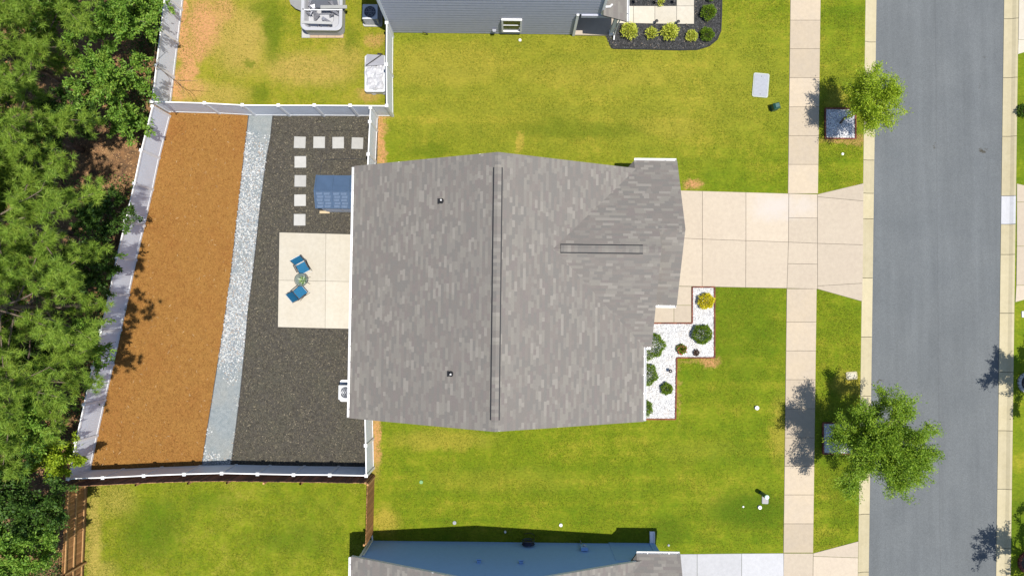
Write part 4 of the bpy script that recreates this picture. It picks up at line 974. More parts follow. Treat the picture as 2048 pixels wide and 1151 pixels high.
def pine_tree(name, label, base, h, rad, seed, group, n_limb=30, lo=0.4, lean=(0, 0), skirt=None, nneed=64, nsub=4):
    rng = np.random.default_rng(seed); t = empty(name, base); tag(t, label, 'tree', group); bs = np.array(tuple(base)); wood = MB()
    axis = lambda z: np.array((lean[0] * (z / h) ** 1.5, lean[1] * (z / h) ** 1.5, z))
    wood.tube([tuple(axis(h * s) + bs) for s in np.linspace(0, 1, 9)], [0.17 * (1 - 0.93 * s) + 0.01 for s in np.linspace(0, 1, 9)], 8)
    C = []; D = []
    for i in range(n_limb):
        s = lo + (1 - lo) * (i + rng.uniform(0, 0.9)) / n_limb; z = s * h; a = i * 2.39996 + rng.uniform(-0.5, 0.5)
        q = (s - lo) / (1 - lo); R_ = rad * (0.75 + 0.35 * math.sin(q * 3.0)) * (1 - 0.75 * q ** 1.6) * rng.uniform(0.65, 1.15)
        if skirt: R_ *= skirt(a)
        st = axis(z); o = np.array((math.cos(a), math.sin(a), 0.0)); end = st + o * R_ + np.array((0, 0, R_ * rng.uniform(-0.05, 0.4)))
        mid = (st + end) / 2 + np.array((0, 0, -0.06 * R_)) + rng.normal(0, 0.06 * R_, 3)
        cv = lambda u: ((1 - u) ** 2) * st + 2 * u * (1 - u) * mid + u * u * end
        wood.tube([tuple(cv(u) + bs) for u in np.linspace(0, 1, 6)], [0.045 * (1 - 0.85 * u) + 0.005 for u in np.linspace(0, 1, 6)], 5)
        k = int(4 + nsub * R_ * 0.5)
        for j in range(k):
            u = rng.uniform(0.35, 1.0) if j else 1.0; c = cv(u); dr = unit(o * 0.8 + rng.normal(0, 0.65, 3) + np.array((0, 0, 0.45))); L = rng.uniform(0.15, 0.65) * min(1.0, R_ * 0.45)
            te = c + dr * L; C.append(te); D.append(unit(dr + np.array((0, 0, 0.5))))
            if rng.random() < 0.45: wood.tube([tuple(c + bs), tuple(te + bs)], [0.012, 0.006], 4, cap=False)
            for _ in range(int(rng.integers(2, 6))): C.append(te + rng.normal(0, 0.19, 3)); D.append(unit(dr + rng.normal(0, 0.5, 3) + np.array((0, 0, 0.4))))
    wood.build('trunk', MAT['bark'], t, smooth=True)
    C = np.array(C); D = np.array(D); n = len(C); m = nneed
    dirs = unit(D[:, None, :] * 0.75 + rng.normal(0, 0.75, (n, m, 3))); L = rng.uniform(0.17, 0.34, (n, m, 1)); st = C[:, None, :] + rng.normal(0, 0.03, (n, m, 3)) + bs
    tip = st + dirs * L; sd = unit(np.cross(dirs, rng.normal(0, 1, (n, m, 3)))) * rng.uniform(0.007, 0.012, (n, m, 1))
    V = np.stack([st - sd, st + sd, tip], 2).reshape(-1, 3); npmesh('crown', V, np.arange(len(V)).reshape(-1, 3), MAT['pine'], t)
    return t

def shrub(name, label, base, r, h, mat, seed, group=None, n=1500, ln=0.06, wd=0.035, cat='shrub', loose=0.12, mat2=None, n2=0):
    rng = np.random.default_rng(seed); t = empty(name, base); tag(t, label, cat, group); bs = np.array(tuple(base))
    u = unit(rng.normal(0, 1, (n, 3))); u[:, 2] = np.abs(u[:, 2]) * 1.0 - 0.15; lump = 1 + 0.14 * np.sin(u[:, 0] * 5 + seed) * np.cos(u[:, 1] * 6 + seed * 2)
    rr = (1 - np.abs(rng.normal(0, loose, n)) * 1.6 + rng.normal(0, 0.03, n)) * lump
    C = u * rr[:, None] * np.array((r, r, h * 0.62)) + np.array((0, 0, h * 0.42)) + bs; C[:, 2] = np.maximum(C[:, 2], bs[2] + 0.02)
    V = leaves(C, u + np.array((0, 0, 0.3)), ln, wd, rng, 0.35); npmesh('foliage', V, np.arange(len(V)).reshape(-1, 4), mat, t)
    w = MB()
    for k in range(7):
        a = k * 0.9; e = bs + np.array((math.cos(a) * r * 0.6, math.sin(a) * r * 0.6, h * 0.6)); w.tube([tuple(bs), tuple((bs + e) / 2 + np.array((0, 0, 0.05))), tuple(e)], [0.02, 0.014, 0.006], 5)
    w.build('stems', MAT['bark'], t)
    if mat2:
        k = rng.choice(n, n2, replace=False); V = leaves(C[k] + np.array((0, 0, 0.03)), u[k], ln * 0.9, wd * 1.6, rng, 0.8); npmesh('blossoms', V, np.arange(len(V)).reshape(-1, 4), mat2, t)
    return t

# ------------------------------------------------------------------ front beds
bed_px = [(1384, 574), (1428.5, 574), (1428.5, 714.5), (1353, 714.5), (1350.5, 837.5), (1262, 837.5), (1262, 646), (1384, 646)]
bed = [P2(*q) for q in bed_px]
o = sheet('white_gravel_bed', bed, 0.010, MAT['whitebase']); o['label'] = 'white marble chip bed in front of the house'
p = scatter(bed, 9500, rg); stones('white_gravel', p, 0.030, MAT['whitestone'], 0.012, rg, 'white marble chips in the bed in front of the house')
def brick_edge(name, label, px, closed=False, z=0.0):
    pts = [P(*q) for q in px]; root = empty(name, pts[0]); tag(root, label, 'edging', 'brick bed edgings'); m = MB(); rr = random.Random(len(px))
    prs = list(zip(pts[:-1], pts[1:])) + ([(pts[-1], pts[0])] if closed else [])
    for a, b in prs:
        L = (b - a).length; n = max(1, round(L / 0.2)); d = (b - a) / n; rz = math.atan2(d.y, d.x)
        for i in range(n): m.box(a + d * (i + 0.5) + Vector((0, 0, 0.035 + rr.uniform(-0.008, 0.008))), (d.length - 0.008, 0.075, 0.09), rz + rr.uniform(-0.03, 0.03))
    o = m.build('bricks', MAT['brick'], root); o['kind'] = 'stuff'; return root
brick_edge('brick_edging', 'red brown brick edging round the white gravel bed by the house', [(1307, 646), (1384, 646), (1384, 573.8), (1428.8, 573.8), (1428.8, 714.8), (1353, 714.8), (1350.8, 837.5), (1283, 837.5)])
gs = 'shrubs in the white gravel bed'
shrub('shrub', 'golden yellow shrub nearest the driveway in white gravel', P(1409, 602), 0.40, 0.75, MAT['yellow'], 1, gs, 1700, 0.09, 0.045)
shrub('shrub', 'big round dark green shrub alone in the white gravel', P(1401, 668), 0.50, 0.75, MAT['shrub'], 2, gs, 2800, 0.075, 0.045, loose=0.07)
shrub('shrub', 'large green shrub half under the inner roof corner', P(1299, 690), 0.70, 0.95, MAT['shrub'], 3, gs, 3600, 0.07, 0.04, loose=0.07)
shrub('shrub', 'green shrub half under the white gutter, middle of three', P(1291, 747), 0.55, 0.8, MAT['shrub'], 4, gs, 2600, 0.07, 0.04, loose=0.07)
shrub('shrub', 'small light green shrub near the brick edge in white gravel', P(1331.5, 776), 0.29, 0.5, MAT['shrub'], 5, gs, 1300, 0.07, 0.042)
shrub('shrub', 'green shrub half under the gutter at the lowest end of the bed', P(1287, 814), 0.42, 0.6, MAT['shrub'], 6, gs, 1800, 0.07, 0.04)
shrub('flowering_plant', 'small plant with red flowers in white gravel', P(1362, 697), 0.23, 0.35, MAT['shrub'], 7, gs, 420, 0.11, 0.06, 'plant', 0.2, MAT['redflower'], 50)
shrub('withered_plant', 'little withered brown plant near the gravel bed corner', P(1391.5, 705), 0.15, 0.22, MAT['brownleaf'], 8, gs, 130, 0.1, 0.06, 'plant', 0.3)
pl = empty('path_light', P(1340, 741)); tag(pl, 'small dark garden light leaning in the white gravel', 'garden light')
MB().tube([(0, 0, 0), (-0.06, 0.02, 0.34)], 0.016, 8).build('stake', MAT['darkmetal'], pl, local=True); MB().lathe((-0.06, 0.02, 0.3), [(0.02, 0.0), (0.09, 0.03), (0.1, 0.05), (0.03, 0.09)], 14).build('lamp_head', MAT['darkmetal'], pl, local=True)
shrub('shrub', 'tiny green plant peeking past the roof edge by the walk', P(1346, 593), 0.16, 0.5, MAT['shrub'], 9, gs, 300, 0.06, 0.04)

# upper house bed
ub = [P2(*q) for q in ((1222, 97), (1300, 98), (1360, 99.5), (1395, 98.5), (1418, 91), (1434, 78), (1441, 62), (1442.5, 30), (1444, -80), (1200, -80), (1200, 46))]
sheet('charcoal_mulch_bed', ub, 0.008, MAT['mulchgrey'])
p = scatter(ub, 7000, rg); p = p[~inside(p, hz((1200, 11), (1352, 11), (1352, -90), (1389, -90), (1389, 49.5), (1200, 48)))]; chips('charcoal_mulch', p, 0.10, 0.035, MAT['mulchgreychip'], 0.008, rg, 'charcoal mulch in the bed of the upper house')
eg = empty('bed_edging', P(1300, 99)); tag(eg, 'black plastic edging round the charcoal mulch bed', 'edging')
MB().tube([P(*q, 0.03) for q in ((1226, 97), (1300, 98.5), (1360, 100), (1395, 99), (1418, 92), (1434, 79), (1441.5, 62), (1443, 30), (1444.5, -60))], 0.035, 6).build('strip', MAT['black'], eg)
gu = 'shrubs in the charcoal mulch bed'
shrub('shrub', 'chartreuse shrub beside the porch column', P(1257, 66), 0.42, 0.6, MAT['yellowgreen'], 11, gu, 900, 0.11, 0.045, loose=0.2)
shrub('shrub', 'sparse chartreuse shrub, second from the porch column', P(1301, 70), 0.31, 0.5, MAT['yellowgreen'], 12, gu, 420, 0.11, 0.045, loose=0.25)
shrub('shrub', 'widest chartreuse shrub in the charcoal bed', P(1337, 68), 0.46, 0.6, MAT['yellowgreen'], 13, gu, 850, 0.12, 0.05, loose=0.25)
shrub('shrub', 'chartreuse shrub nearest the curved bed end', P(1381, 75), 0.29, 0.5, MAT['yellowgreen'], 14, gu, 480, 0.11, 0.045, loose=0.2)
shrub('shrub', 'dark green shrub beside the walk end in the charcoal bed', P(1414, 29), 0.40, 0.6, MAT['shrub'], 15, gu, 1900, 0.07, 0.04)
shrub('shrub', 'dark green shrub on the curved bed end below another', P(1412, 72), 0.36, 0.5, MAT['shrub'], 16, gu, 1500, 0.07, 0.04)
shrub('shrub', 'dark green shrub cut by the top edge of the photo', P(1419, -8), 0.36, 0.5, MAT['shrub'], 17, gu, 1200, 0.07, 0.04)
shrub('shrub', 'low leafy plant above the pale walk of the upper house', P(1320, 6), 0.22, 0.25, MAT['yellowgreen'], 18, gu, 160, 0.09, 0.045, 'plant', 0.3)
for px, py, lab in ((1269, 6, 'leftmost'), (1310, 7, 'middle'), (1346, 6, 'rightmost')):
    a = empty('path_light', P(px, py)); tag(a, 'small black path light above the pale walk, %s of the row' % lab, 'garden light', 'path lights')
    MB().tube([(0, 0, 0), (0, 0, 0.3)], 0.014, 8).build('stake', MAT['darkmetal'], a, local=True); MB().lathe((0, 0, 0.28), [(0.02, 0.0), (0.085, 0.03), (0.09, 0.045), (0.02, 0.08)], 14).build('lamp_head', MAT['darkmetal'], a, local=True)
for px, py, lab in ((1311, 47, 'by the widest chartreuse shrub'), (1354, 48, 'by the corner slab')):
    a = empty('path_light', P(px, py)); tag(a, 'small black path light below the pale walk, ' + lab, 'garden light', 'path lights')
    MB().tube([(0, 0, 0), (0, 0, 0.3)], 0.014, 8).build('stake', MAT['darkmetal'], a, local=True); MB().lathe((0, 0, 0.28), [(0.02, 0.0), (0.085, 0.03), (0.09, 0.045), (0.02, 0.08)], 14).build('lamp_head', MAT['darkmetal'], a, local=True)

# street tree beds
def tree_bed(px, sz, lab):
    c = P(*px); h = sz / 2; pl_ = [tuple((c + W(x, y))[:2]) for x, y in ((-h, -h), (h, -h), (h, h), (-h, h))]
    sheet('tree_bed', pl_, 0.010, MAT['whitebase']); q = scatter(pl_, 2600, rg); stones('tree_bed_gravel', q, 0.027, MAT['whitestone'], 0.012, rg, 'white gravel square round the ' + lab)
    r_ = empty('brick_edging', c); tag(r_, 'square brick edging round the ' + lab, 'edging', 'brick bed edgings'); m = MB(); rr = random.Random(int(px[0]))
    cs = [c + W(x, y) for x, y in ((-h, -h), (h, -h), (h, h), (-h, h))]
    for a, b in zip(cs, cs[1:] + cs[:1]):
        n = max(1, round((b - a).length / 0.2)); d = (b - a) / n
        for i in range(n): m.box(a + d * (i + 0.5) + Vector((0, 0, 0.035 + rr.uniform(-.008, .008))), (d.length - 0.008, 0.075, 0.09), math.atan2(d.y, d.x) + rr.uniform(-.03, .03))
    m.build('bricks', MAT['brick'], r_)['kind'] = 'stuff'
tree_bed((1680, 247.5), 1.64, 'smaller street tree'); tree_bed((1676, 876), 1.64, 'larger street tree')
gt = 'young trees along the road'
def ptree(pxb, crown_px, zc, *a, **k):
    b = P(*pxb); c = P(*crown_px, zc); return b, (c.x - b.x, c.y - b.y, zc)
b, c = ptree((1681, 246), (1741, 204), 2.8)
leaf_tree('street_tree', 'smaller lime green street tree over a white gravel square', b, c, 1.36, 1.25, MAT['lime'], 24000, 0.10, 0.042, 21, gt, nl=34, sub=10, tr=0.06, spread=0.10, twig=0.36)
b, c = ptree((1676, 876), (1758, 893), 3.5)
leaf_tree('street_tree', 'larger green street tree by the lower verge and road', b, c, 2.35, 1.8, MAT['oak'], 70000, 0.11, 0.042, 22, gt, nl=44, sub=12, tr=0.09, twig=0.3, spread=0.085, kr=(0.78, 1.05))
leaf_tree('street_tree', 'tree across the road casting shadow beside the round stone ring', P(2056, 762), (0.2, 0, 3.4), 1.75, 1.4, MAT['oak'], 16000, 0.12, 0.05, 23, gt, nl=20, sub=9)
leaf_tree('street_tree', 'tree across the road above the round brick bed, lower right corner', P(2062, 1112), (0, 0, 3.4), 1.9, 1.3, MAT['oak'], 10000, 0.13, 0.055, 24, gt, nl=18, sub=8)
# ring beds across the road
def ring_bed(px, r, mat, label, fill, n):
    c = P(*px); e = empty('tree_ring', c); tag(e, label, 'tree ring', 'round tree rings across the road')
    for i in range(n):
        a = 2 * math.pi * i / n; MB().box(c + Vector((math.cos(a) * r, math.sin(a) * r, 0.05)), (0.14, 2 * math.pi * r / n - 0.015, 0.12), a).build('ring_stone', mat, e)
    MB().lathe(c, [(r - 0.05, 0.0), (r - 0.05, 0.03)], 28).build('ring_fill', fill, e)
ring_bed((2056, 765), 0.50, MAT['paver'], 'grey stone ring in tree shade across the road', MAT['mulchgrey'], 18)
ring_bed((2057, 1124), 0.52, MAT['brick'], 'brick ring with mulch at the lower right corner', MAT['mulch'], 18)
shrub('shrub', 'dark leafy clump at the far kerb near the top', P(2044, 223), 0.35, 0.4, MAT['broaddk'], 19, None, 700, 0.09, 0.05)

# ------------------------------------------------------------------ woods behind the fence
gw = 'trees of the woods behind the white fence'
pines = [((205, 478), 11.0, 3.6, 31, 'tall pine behind the middle of the long white fence', (0.3, 0.0)),
         ((208, 612), 11.5, 4.0, 32, 'tall pine whose shadow falls on the pine straw', (0.9, -0.2)),
         ((165, 300), 10.5, 3.6, 33, 'tall pine above the bare leaf litter patch', (0.0, 0.2)),
         ((235, 70), 10.0, 3.4, 34, 'tall pine at the top edge left of the fence', (0.0, 0.0)),
         ((185, 745), 10.5, 3.6, 35, 'tall pine reaching over the fence below its middle', (0.4, 0.0)),
         ((140, 170), 9.0, 3.4, 36, 'pine at the upper left of the woods', (0, 0)),
         ((120, 560), 9.5, 3.6, 37, 'pine at the left edge of the woods', (0, 0)),
         ((150, 400), 8.5, 3.0, 38, 'shorter pine between two taller ones at the left edge', (0, 0)),
         ((90, 850), 8.5, 3.2, 39, 'pine at the lower left of the woods', (0, 0))]
for px, h, r_, sd, lab, ln_ in pines: pine_tree('pine_tree', lab, P(*px), h, r_, sd, gw, lean=ln_)
broad = [((262, 60), (262, 50), 3.2, 1.5, 1.2, 'broad', 41, 'bright leafy sapling against the fence at the top'),
         ((240, 165), (232, 160), 3.4, 1.7, 1.3, 'broad', 42, 'leafy tree beside the dead branches'),
         ((275, 245), (268, 245), 1.8, 0.9, 0.8, 'broad', 43, 'small leafy bush by the fence corner post'),
         ((225, 430), (210, 430), 2.4, 1.3, 1.0, 'broaddk', 44, 'dark leafy tree in pine shade by the fence'),
         ((205, 530), (190, 530), 2.6, 1.4, 1.1, 'broaddk', 45, 'dark leafy tree between the two pine trunks'),
         ((185, 690), (170, 690), 2.4, 1.3, 1.0, 'broad', 46, 'leafy tree under the pine below the fence middle'),
         ((110, 815), (70, 815), 4.6, 2.0, 1.5, 'broad', 47, 'large bright leafy tree at the lower left'),
         ((140, 905), (125, 905), 2.2, 1.1, 0.9, 'lime', 48, 'yellow green bush against the lowest fence panels'),
         ((115, 1010), (80, 1010), 3.2, 1.8, 1.2, 'broaddk', 49, 'dark leafy tree below the fence corner'),
         ((105, 1100), (60, 1100), 3.4, 1.9, 1.3, 'broad', 50, 'speckled leafy tree beside the tan picket fence'),
         ((60, 950), (10, 950), 4.0, 1.8, 1.4, 'broaddk', 51, 'dark tree at the left edge of the lower woods'),
         ((40, 1090), (-20, 1100), 4.2, 2.0, 1.4, 'broad', 52, 'leafy tree in the lower left corner'),
         ((140, 30), (120, 20), 4.0, 2.0, 1.5, 'broad', 53, 'leafy tree at the top left between pines'),
         ((160, 230), (140, 235), 3.0, 1.5, 1.1, 'broaddk', 54, 'dark leafy tree above the leaf litter patch'),
         ((60, 330), (30, 330), 4.0, 2.0, 1.4, 'broaddk', 55, 'dark leafy tree at the left edge between pines'),
         ((70, 700), (40, 700), 4.0, 2.0, 1.4, 'broaddk', 56, 'dark leafy tree at the left edge below the middle'),
         ((300, 20), (296, 10), 1.8, 1.0, 0.8, 'broad', 57, 'low leafy bush touching the upper fence')]
for bp, cp, zc, r_, rz_, mt, sd, lab in broad:
    b, c = ptree(bp, cp, zc)
    leaf_tree('leafy_tree', lab, b, c, r_, rz_, MAT[mt], int(6500 * r_), 0.14, 0.075, sd, gw, nl=16, sub=9, tr=0.06, twig=0.4)
# undergrowth
und = scatter([P2(*q) for q in ((60, -20), (340, -20), (325, 225), (170, 935), (160, 980), (158, 1160), (-60, 1160), (-60, -20))], 1500, rg)
und = und[vnoise(und, 0.35, 9) + rg.uniform(-0.15, 0.15, len(und)) > 0.5]
k = 26; C = np.repeat(np.c_[und, rg.uniform(0.1, 0.5, len(und))], k, 0) + rg.normal(0, 1, (len(und) * k, 3)) * np.array((0.25, 0.25, 0.13)); C[:, 2] = np.abs(C[:, 2]) + 0.02
V = leaves(C, rg.normal(0, 1, C.shape) + np.array((0, 0, 0.4)), 0.13, 0.07, rg, 0.6); o = npmesh('undergrowth', V, np.arange(len(V)).reshape(-1, 4), MAT['broaddk']); tag(o, 'low leafy undergrowth on the woodland floor', kind='stuff')
lit = scatter([P2(*q) for q in ((60, -20), (345, -20), (330, 222), (172, 935), (165, 975), (158, 1160), (-60, 1160), (-60, -20))], 14000, rg)
o = chips('leaf_litter', lit, 0.12, 0.06, m_pieces('dead_leaves', [(0, (0.2, 0.11, 0.05)), (0.4, (0.09, 0.05, 0.03)), (0.7, (0.28, 0.17, 0.08))]), 0.006, rg, 'brown fallen leaves on the woodland floor')
# dead branches leaning over the fence
ds = empty('dead_sapling', P(300, 175)); tag(ds, 'bare dead sapling leaning over the upper white fence', 'tree'); m = MB(); b0 = P(300, 178)
rr = np.random.default_rng(77)
tp = [P(308, 165, 0.4), P(311, 150, 1.4), P(314, 132, 2.1), P(318, 128, 2.35)]; m.tube([b0] + tp, [0.035, 0.03, 0.025, 0.02, 0.016], 6)
br = [[P(314, 132, 2.1), P(330, 146, 2.3), P(345, 158, 2.4), P(357, 172, 2.5), P(370, 196, 2.5)], [P(345, 158, 2.4), P(356, 163, 2.5), P(367, 176, 2.6), P(369, 188, 2.6)], [P(311, 150, 1.4), P(303, 160, 1.9), P(296, 162, 2.2), P(287, 161, 2.4)], [P(303, 160, 1.9), P(298, 170, 2.2), P(290, 178, 2.3)], [P(308, 165, 0.4), P(303, 178, 1.6), P(299, 190, 2.2), P(302, 205, 2.4)], [P(357, 161, 2.45), P(372, 161, 2.6), P(396, 162, 2.7)], [P(311, 150, 1.4), P(309, 120, 2.2), P(312, 80, 3.0)], [P(330, 146, 2.3), P(338, 155, 2.5), P(340, 168, 2.6)]]
for q in br: m.tube(q, [0.018 - 0.013 * i / (len(q) - 1) for i in range(len(q))], 5)
m.build('branches', MAT['bark'], ds)

# ------------------------------------------------------------------ back garden objects
def bevel_slab(sx, sy, h, c=0.015):
    m = MB(); a = [(-sx / 2, -sy / 2), (sx / 2, -sy / 2), (sx / 2, sy / 2), (-sx / 2, sy / 2)]; b = [(x * (1 - 2 * c / sx), y * (1 - 2 * c / sy)) for x, y in a]
    vs = [(x, y, 0) for x, y in a] + [(x, y, h - c) for x, y in a] + [(x, y, h) for x, y in b]
    m.add(vs, [(8, 9, 10, 11), (3, 2, 1, 0)] + [(k + i, k + (i + 1) % 4, k + 4 + (i + 1) % 4, k + 4 + i) for k in (0, 4) for i in range(4)]); return m
st0 = None
stones_px = [((600, 285), 'corner stepping stone where the row and column meet'), ((638.6, 285), 'stepping stone next to the corner one in the row'), ((676.6, 285.7), 'third stepping stone of the row towards the gate'), ((715, 286.7), 'stepping stone nearest the gate'),
             ((601, 324), 'stepping stone just below the corner one'), ((601, 362), 'stepping stone beside the blue shed roof ridge'), ((600.5, 400.5), 'stepping stone beside the lower edge of the blue shed roof'), ((599.7, 439.5), 'stepping stone nearest the patio')]
for (px, lab) in stones_px:
    q = P(*px); q.z = 0.008
    if st0 is None: st0 = bevel_slab(0.63, 0.63, 0.045).build('stepping_stone', MAT['paver'], local=True); o = st0
    else: o = put('stepping_stone', st0.data)
    o.location = q; o.rotation_euler = (0, 0, -TH + R.uniform(-0.03, 0.03)); tag(o, lab, 'paver', 'square stepping stones')

# shed
S0, S1 = P(627.5, 383, 1.95), None
sx0 = P(627, 382, 2.3).x; sy_t = P(660, 350, 1.95).y; sy_b = P(660, 416.5, 1.95).y; sL = -7.62 - sx0 - 0.12; sD = sy_t - sy_b
shed = empty('garden_shed', (sx0, (sy_t + sy_b) / 2, 0)); shed.rotation_euler = (0, 0, -TH); tag(shed, 'blue roofed garden shed tucked under the house eave', 'shed')
ovh = 0.1; hr, he = 2.28, 1.95
MB().box((sL / 2, 0, he / 2), (sL - 2 * ovh, sD - 2 * ovh, he)).build('wall', MAT['shedwall'], shed, local=True)
rk = MB(); rk.extr([(0, -sD / 2, he), (0, 0, hr), (0, sD / 2, he), (0, sD / 2, he - 0.05), (0, -sD / 2, he - 0.05)], (sL, 0, 0)); srf = rk.build('roof', MAT['shed'], shed, local=True)
sa = math.atan2(hr - he, sD / 2); sl_ = math.hypot(hr - he, sD / 2)
def on_slope(x, t, n, sg):   # t distance down from ridge
    return (x, sg * (t * math.cos(sa) + n * math.sin(sa)), hr - t * math.sin(sa) + n * math.cos(sa))
bay = 0.86
for i in range(4):
    x = 0.02 + i * bay
    if x > sL - 0.02: break
    m = MB()
    for sg in (-1, 1):
        m.hexa([on_slope(x, 0.0, 0.0, sg), on_slope(x + 0.05, 0.0, 0.0, sg), on_slope(x + 0.05, sl_, 0.0, sg), on_slope(x, sl_, 0.0, sg), on_slope(x, 0.0, 0.03, sg), on_slope(x + 0.05, 0.0, 0.03, sg), on_slope(x + 0.05, sl_, 0.03, sg), on_slope(x, sl_, 0.03, sg)])
    m.build('roof_rib', MAT['shed'], srf, local=True)
m = MB(); m.tube([(0, 0, hr + 0.005), (sL, 0, hr + 0.005)], 0.03, 8); m.build('ridge_cap', MAT['shed'], srf, local=True)
shn = m_plain('blue_resin_tile', (0.075, 0.105, 0.155), 0.2, 0.6, 0, 0.12, 8)
for i in range(3):
    for cidx in range(2):
        for rw in range(5):
            x0 = 0.10 + i * bay + cidx * 0.385 + (0.04 if rw % 2 else 0); x1 = min(x0 + 0.33, sL - 0.02)
            if x1 - x0 < 0.1: continue
            t0 = 0.08 + rw * (sl_ - 0.1) / 5; t1 = t0 + (sl_ - 0.1) / 5 - 0.025; m = MB(); n_ = 0.018
            q = [on_slope(x0, t0, 0.001, -1), on_slope(x1, t0, 0.001, -1), on_slope(x1, t1, 0.001, -1), on_slope(x0, t1, 0.001, -1), on_slope(x0 + 0.02, t0 + 0.015, n_, -1), on_slope(x1 - 0.02, t0 + 0.015, n_, -1), on_slope(x1 - 0.02, t1 - 0.01, n_ + 0.014, -1), on_slope(x0 + 0.02, t1 - 0.01, n_ + 0.014, -1)]
            m.hexa(q); m.build('roof_tile', shn, srf, local=True)
for i in range(3): MB().box((0.25 + i * bay, -sD / 2 + ovh - 0.006, 0.95), (0.05, 0.03, 1.85)).build('wall_rib', MAT['acgrey'], shed, local=True)
bd = bevel_slab(0.55, 0.14, 0.09, 0.01).build('timber_step', m_plain('pale_timber', (0.36, 0.28, 0.17), 0.8), local=True); bd.location = P(650, 424.5); tag(bd, 'pale timber block at the foot of the blue shed', 'timber')
hs = MB().tube([P(641, 352, 0.03), P(641.5, 338, 0.03), P(643, 327, 0.03), P(648, 320.5, 0.03), P(660, 319, 0.03), P(680, 318.5, 0.03), P(700, 317, 0.03), P(720, 318.3, 0.03), P(741, 319, 0.03)], 0.022, 7).build('soaker_hose', MAT['black'], loc=P(680, 318.5)); tag(hs, 'black hose running from the shed towards the gate', 'hose')
hs = MB().tube([P(653, 262, 0.025), P(660, 261, 0.025), P(668, 261.5, 0.025), P(690, 260.5, 0.025), P(712, 261, 0.02)], 0.014, 6).build('buried_hose', MAT['black'], loc=P(668, 261.5)); tag(hs, 'half buried dark hose above the stepping stones', 'hose')
# black landscape edging along the creek
eds = MB().tube([P(*q, 0.02) for q in ((546, 228), (543.5, 250), (541, 275), (534, 310), (527, 360), (520, 415), (512, 490), (504, 560), (496, 620), (489, 700), (481, 780), (473, 845), (463, 922))], 0.026, 6).build('landscape_edging', MAT['black'], loc=P(504, 560)); tag(eds, 'black edging between gravel strip and dark mulch', 'edging', 'creek edgings')
eds = MB().tube([P(*q, 0.02) for q in ((497.5, 228), (489, 300), (478, 400), (462, 545), (446, 660), (430, 760), (414, 860), (404, 925))], 0.020, 6).build('landscape_edging', MAT['black'], loc=P(462, 545)); tag(eds, 'thin black edging between gravel strip and pine straw', 'edging', 'creek edgings')

def condenser(name, label, p, s, h, pad, rz=-TH, padmat=MAT['lightgrey']):
    t = empty(name, p, rz); tag(t, label, 'air conditioner', 'air conditioning units')
    pm = MB(); r_ = 0.12; px, py = pad; pts = []
    for cx, cy, a0 in ((px / 2 - r_, py / 2 - r_, 0), (-px / 2 + r_, py / 2 - r_, 90), (-px / 2 + r_, -py / 2 + r_, 180), (px / 2 - r_, -py / 2 + r_, 270)):
        for k in range(5): a = math.radians(a0 + k * 22.5); pts.append((cx + r_ * math.cos(a), cy + r_ * math.sin(a)))
    pm.prism(pts, 0, 0.07); pm.build('pad', padmat, t, local=True)
    MB().box((0, 0, 0.07 + h / 2), (s - 0.03, s - 0.03, h - 0.08)).build('coil', MAT['acdark'], t, local=True)
    m = MB()
    for x in (-1, 1):
        for y in (-1, 1): m.box((x * (s / 2 - 0.03), y * (s / 2 - 0.03), 0.07 + h / 2), (0.06, 0.06, h - 0.02))
    for k in range(9): z = 0.14 + k * (h - 0.12) / 9; m.box((0, 0, z), (s, s, 0.012))
    m.build('grille_frame', MAT['acgrey'], t, local=True)
    top = MB(); n = 24; zt = 0.07 + h; rr = s * 0.40; vs = []
    for k in range(n):
        a = 2 * math.pi * k / n; c_, s_ = math.cos(a), math.sin(a); q = s / 2 / max(abs(c_), abs(s_)); vs += [(c_ * rr, s_ * rr, zt), (c_ * q, s_ * q, zt), (c_ * q, s_ * q, zt - 0.06), (c_ * rr, s_ * rr, zt - 0.1)]
    fs = []
    for k in range(n):
        a, b = 4 * k, 4 * ((k + 1) % n); fs += [(a, a + 1, b + 1, b), (a + 1, a + 2, b + 2, b + 1), (a + 3, a, b, b + 3)]
    top.add(vs, fs); top.build('top_cover', MAT['acgrey'], t, local=True)
    fan = MB(); fan.lathe((0, 0, zt - 0.12), [(0.09, 0.0), (0.09, 0.05), (0.05, 0.07)], 14)
    for k in range(4):
        a = k * math.pi / 2 + 0.4; c_, s_ = math.cos(a), math.sin(a); R2 = lambda x, y, z: (x * c_ - y * s_, x * s_ + y * c_, z)
        fan.extr([R2(0.06, -0.04, zt - 0.09), R2(rr * 0.93, -0.13, zt - 0.06), R2(rr * 0.9, 0.11, zt - 0.12), R2(0.06, 0.05, zt - 0.12)], (0, 0, -0.006))
    fan.build('fan', m_plain('fan_blade_' + name, (0.16, 0.18, 0.22), 0.4), t, local=True)
    g = MB()
    for q in (0.35, 0.65, 0.95): g.tube([(rr * q * math.cos(a * math.pi / 12), rr * q * math.sin(a * math.pi / 12), zt + 0.006) for a in range(25)], 0.005, 4, cap=False)
    for a in range(6): g.tube([(0, 0, zt + 0.012), (rr * math.cos(a * math.pi / 3), rr * math.sin(a * math.pi / 3), zt + 0.006)], 0.005, 4)
    g.build('fan_guard', MAT['metal'], t, local=True); return t
a0, a1 = P(682, 783), P(682, 805)
condenser('air_conditioner', 'air conditioner half under the house eave in the dark mulch', P(698.5, 780.5), 0.74, 0.75, (0.98, 1.15), padmat=MAT['whitepaint'])
condenser('air_conditioner', 'air conditioner in the shade beside the grey house', P(746, 36.5), 0.80, 0.72, (1.05, 0.98), padmat=MAT['paver'])

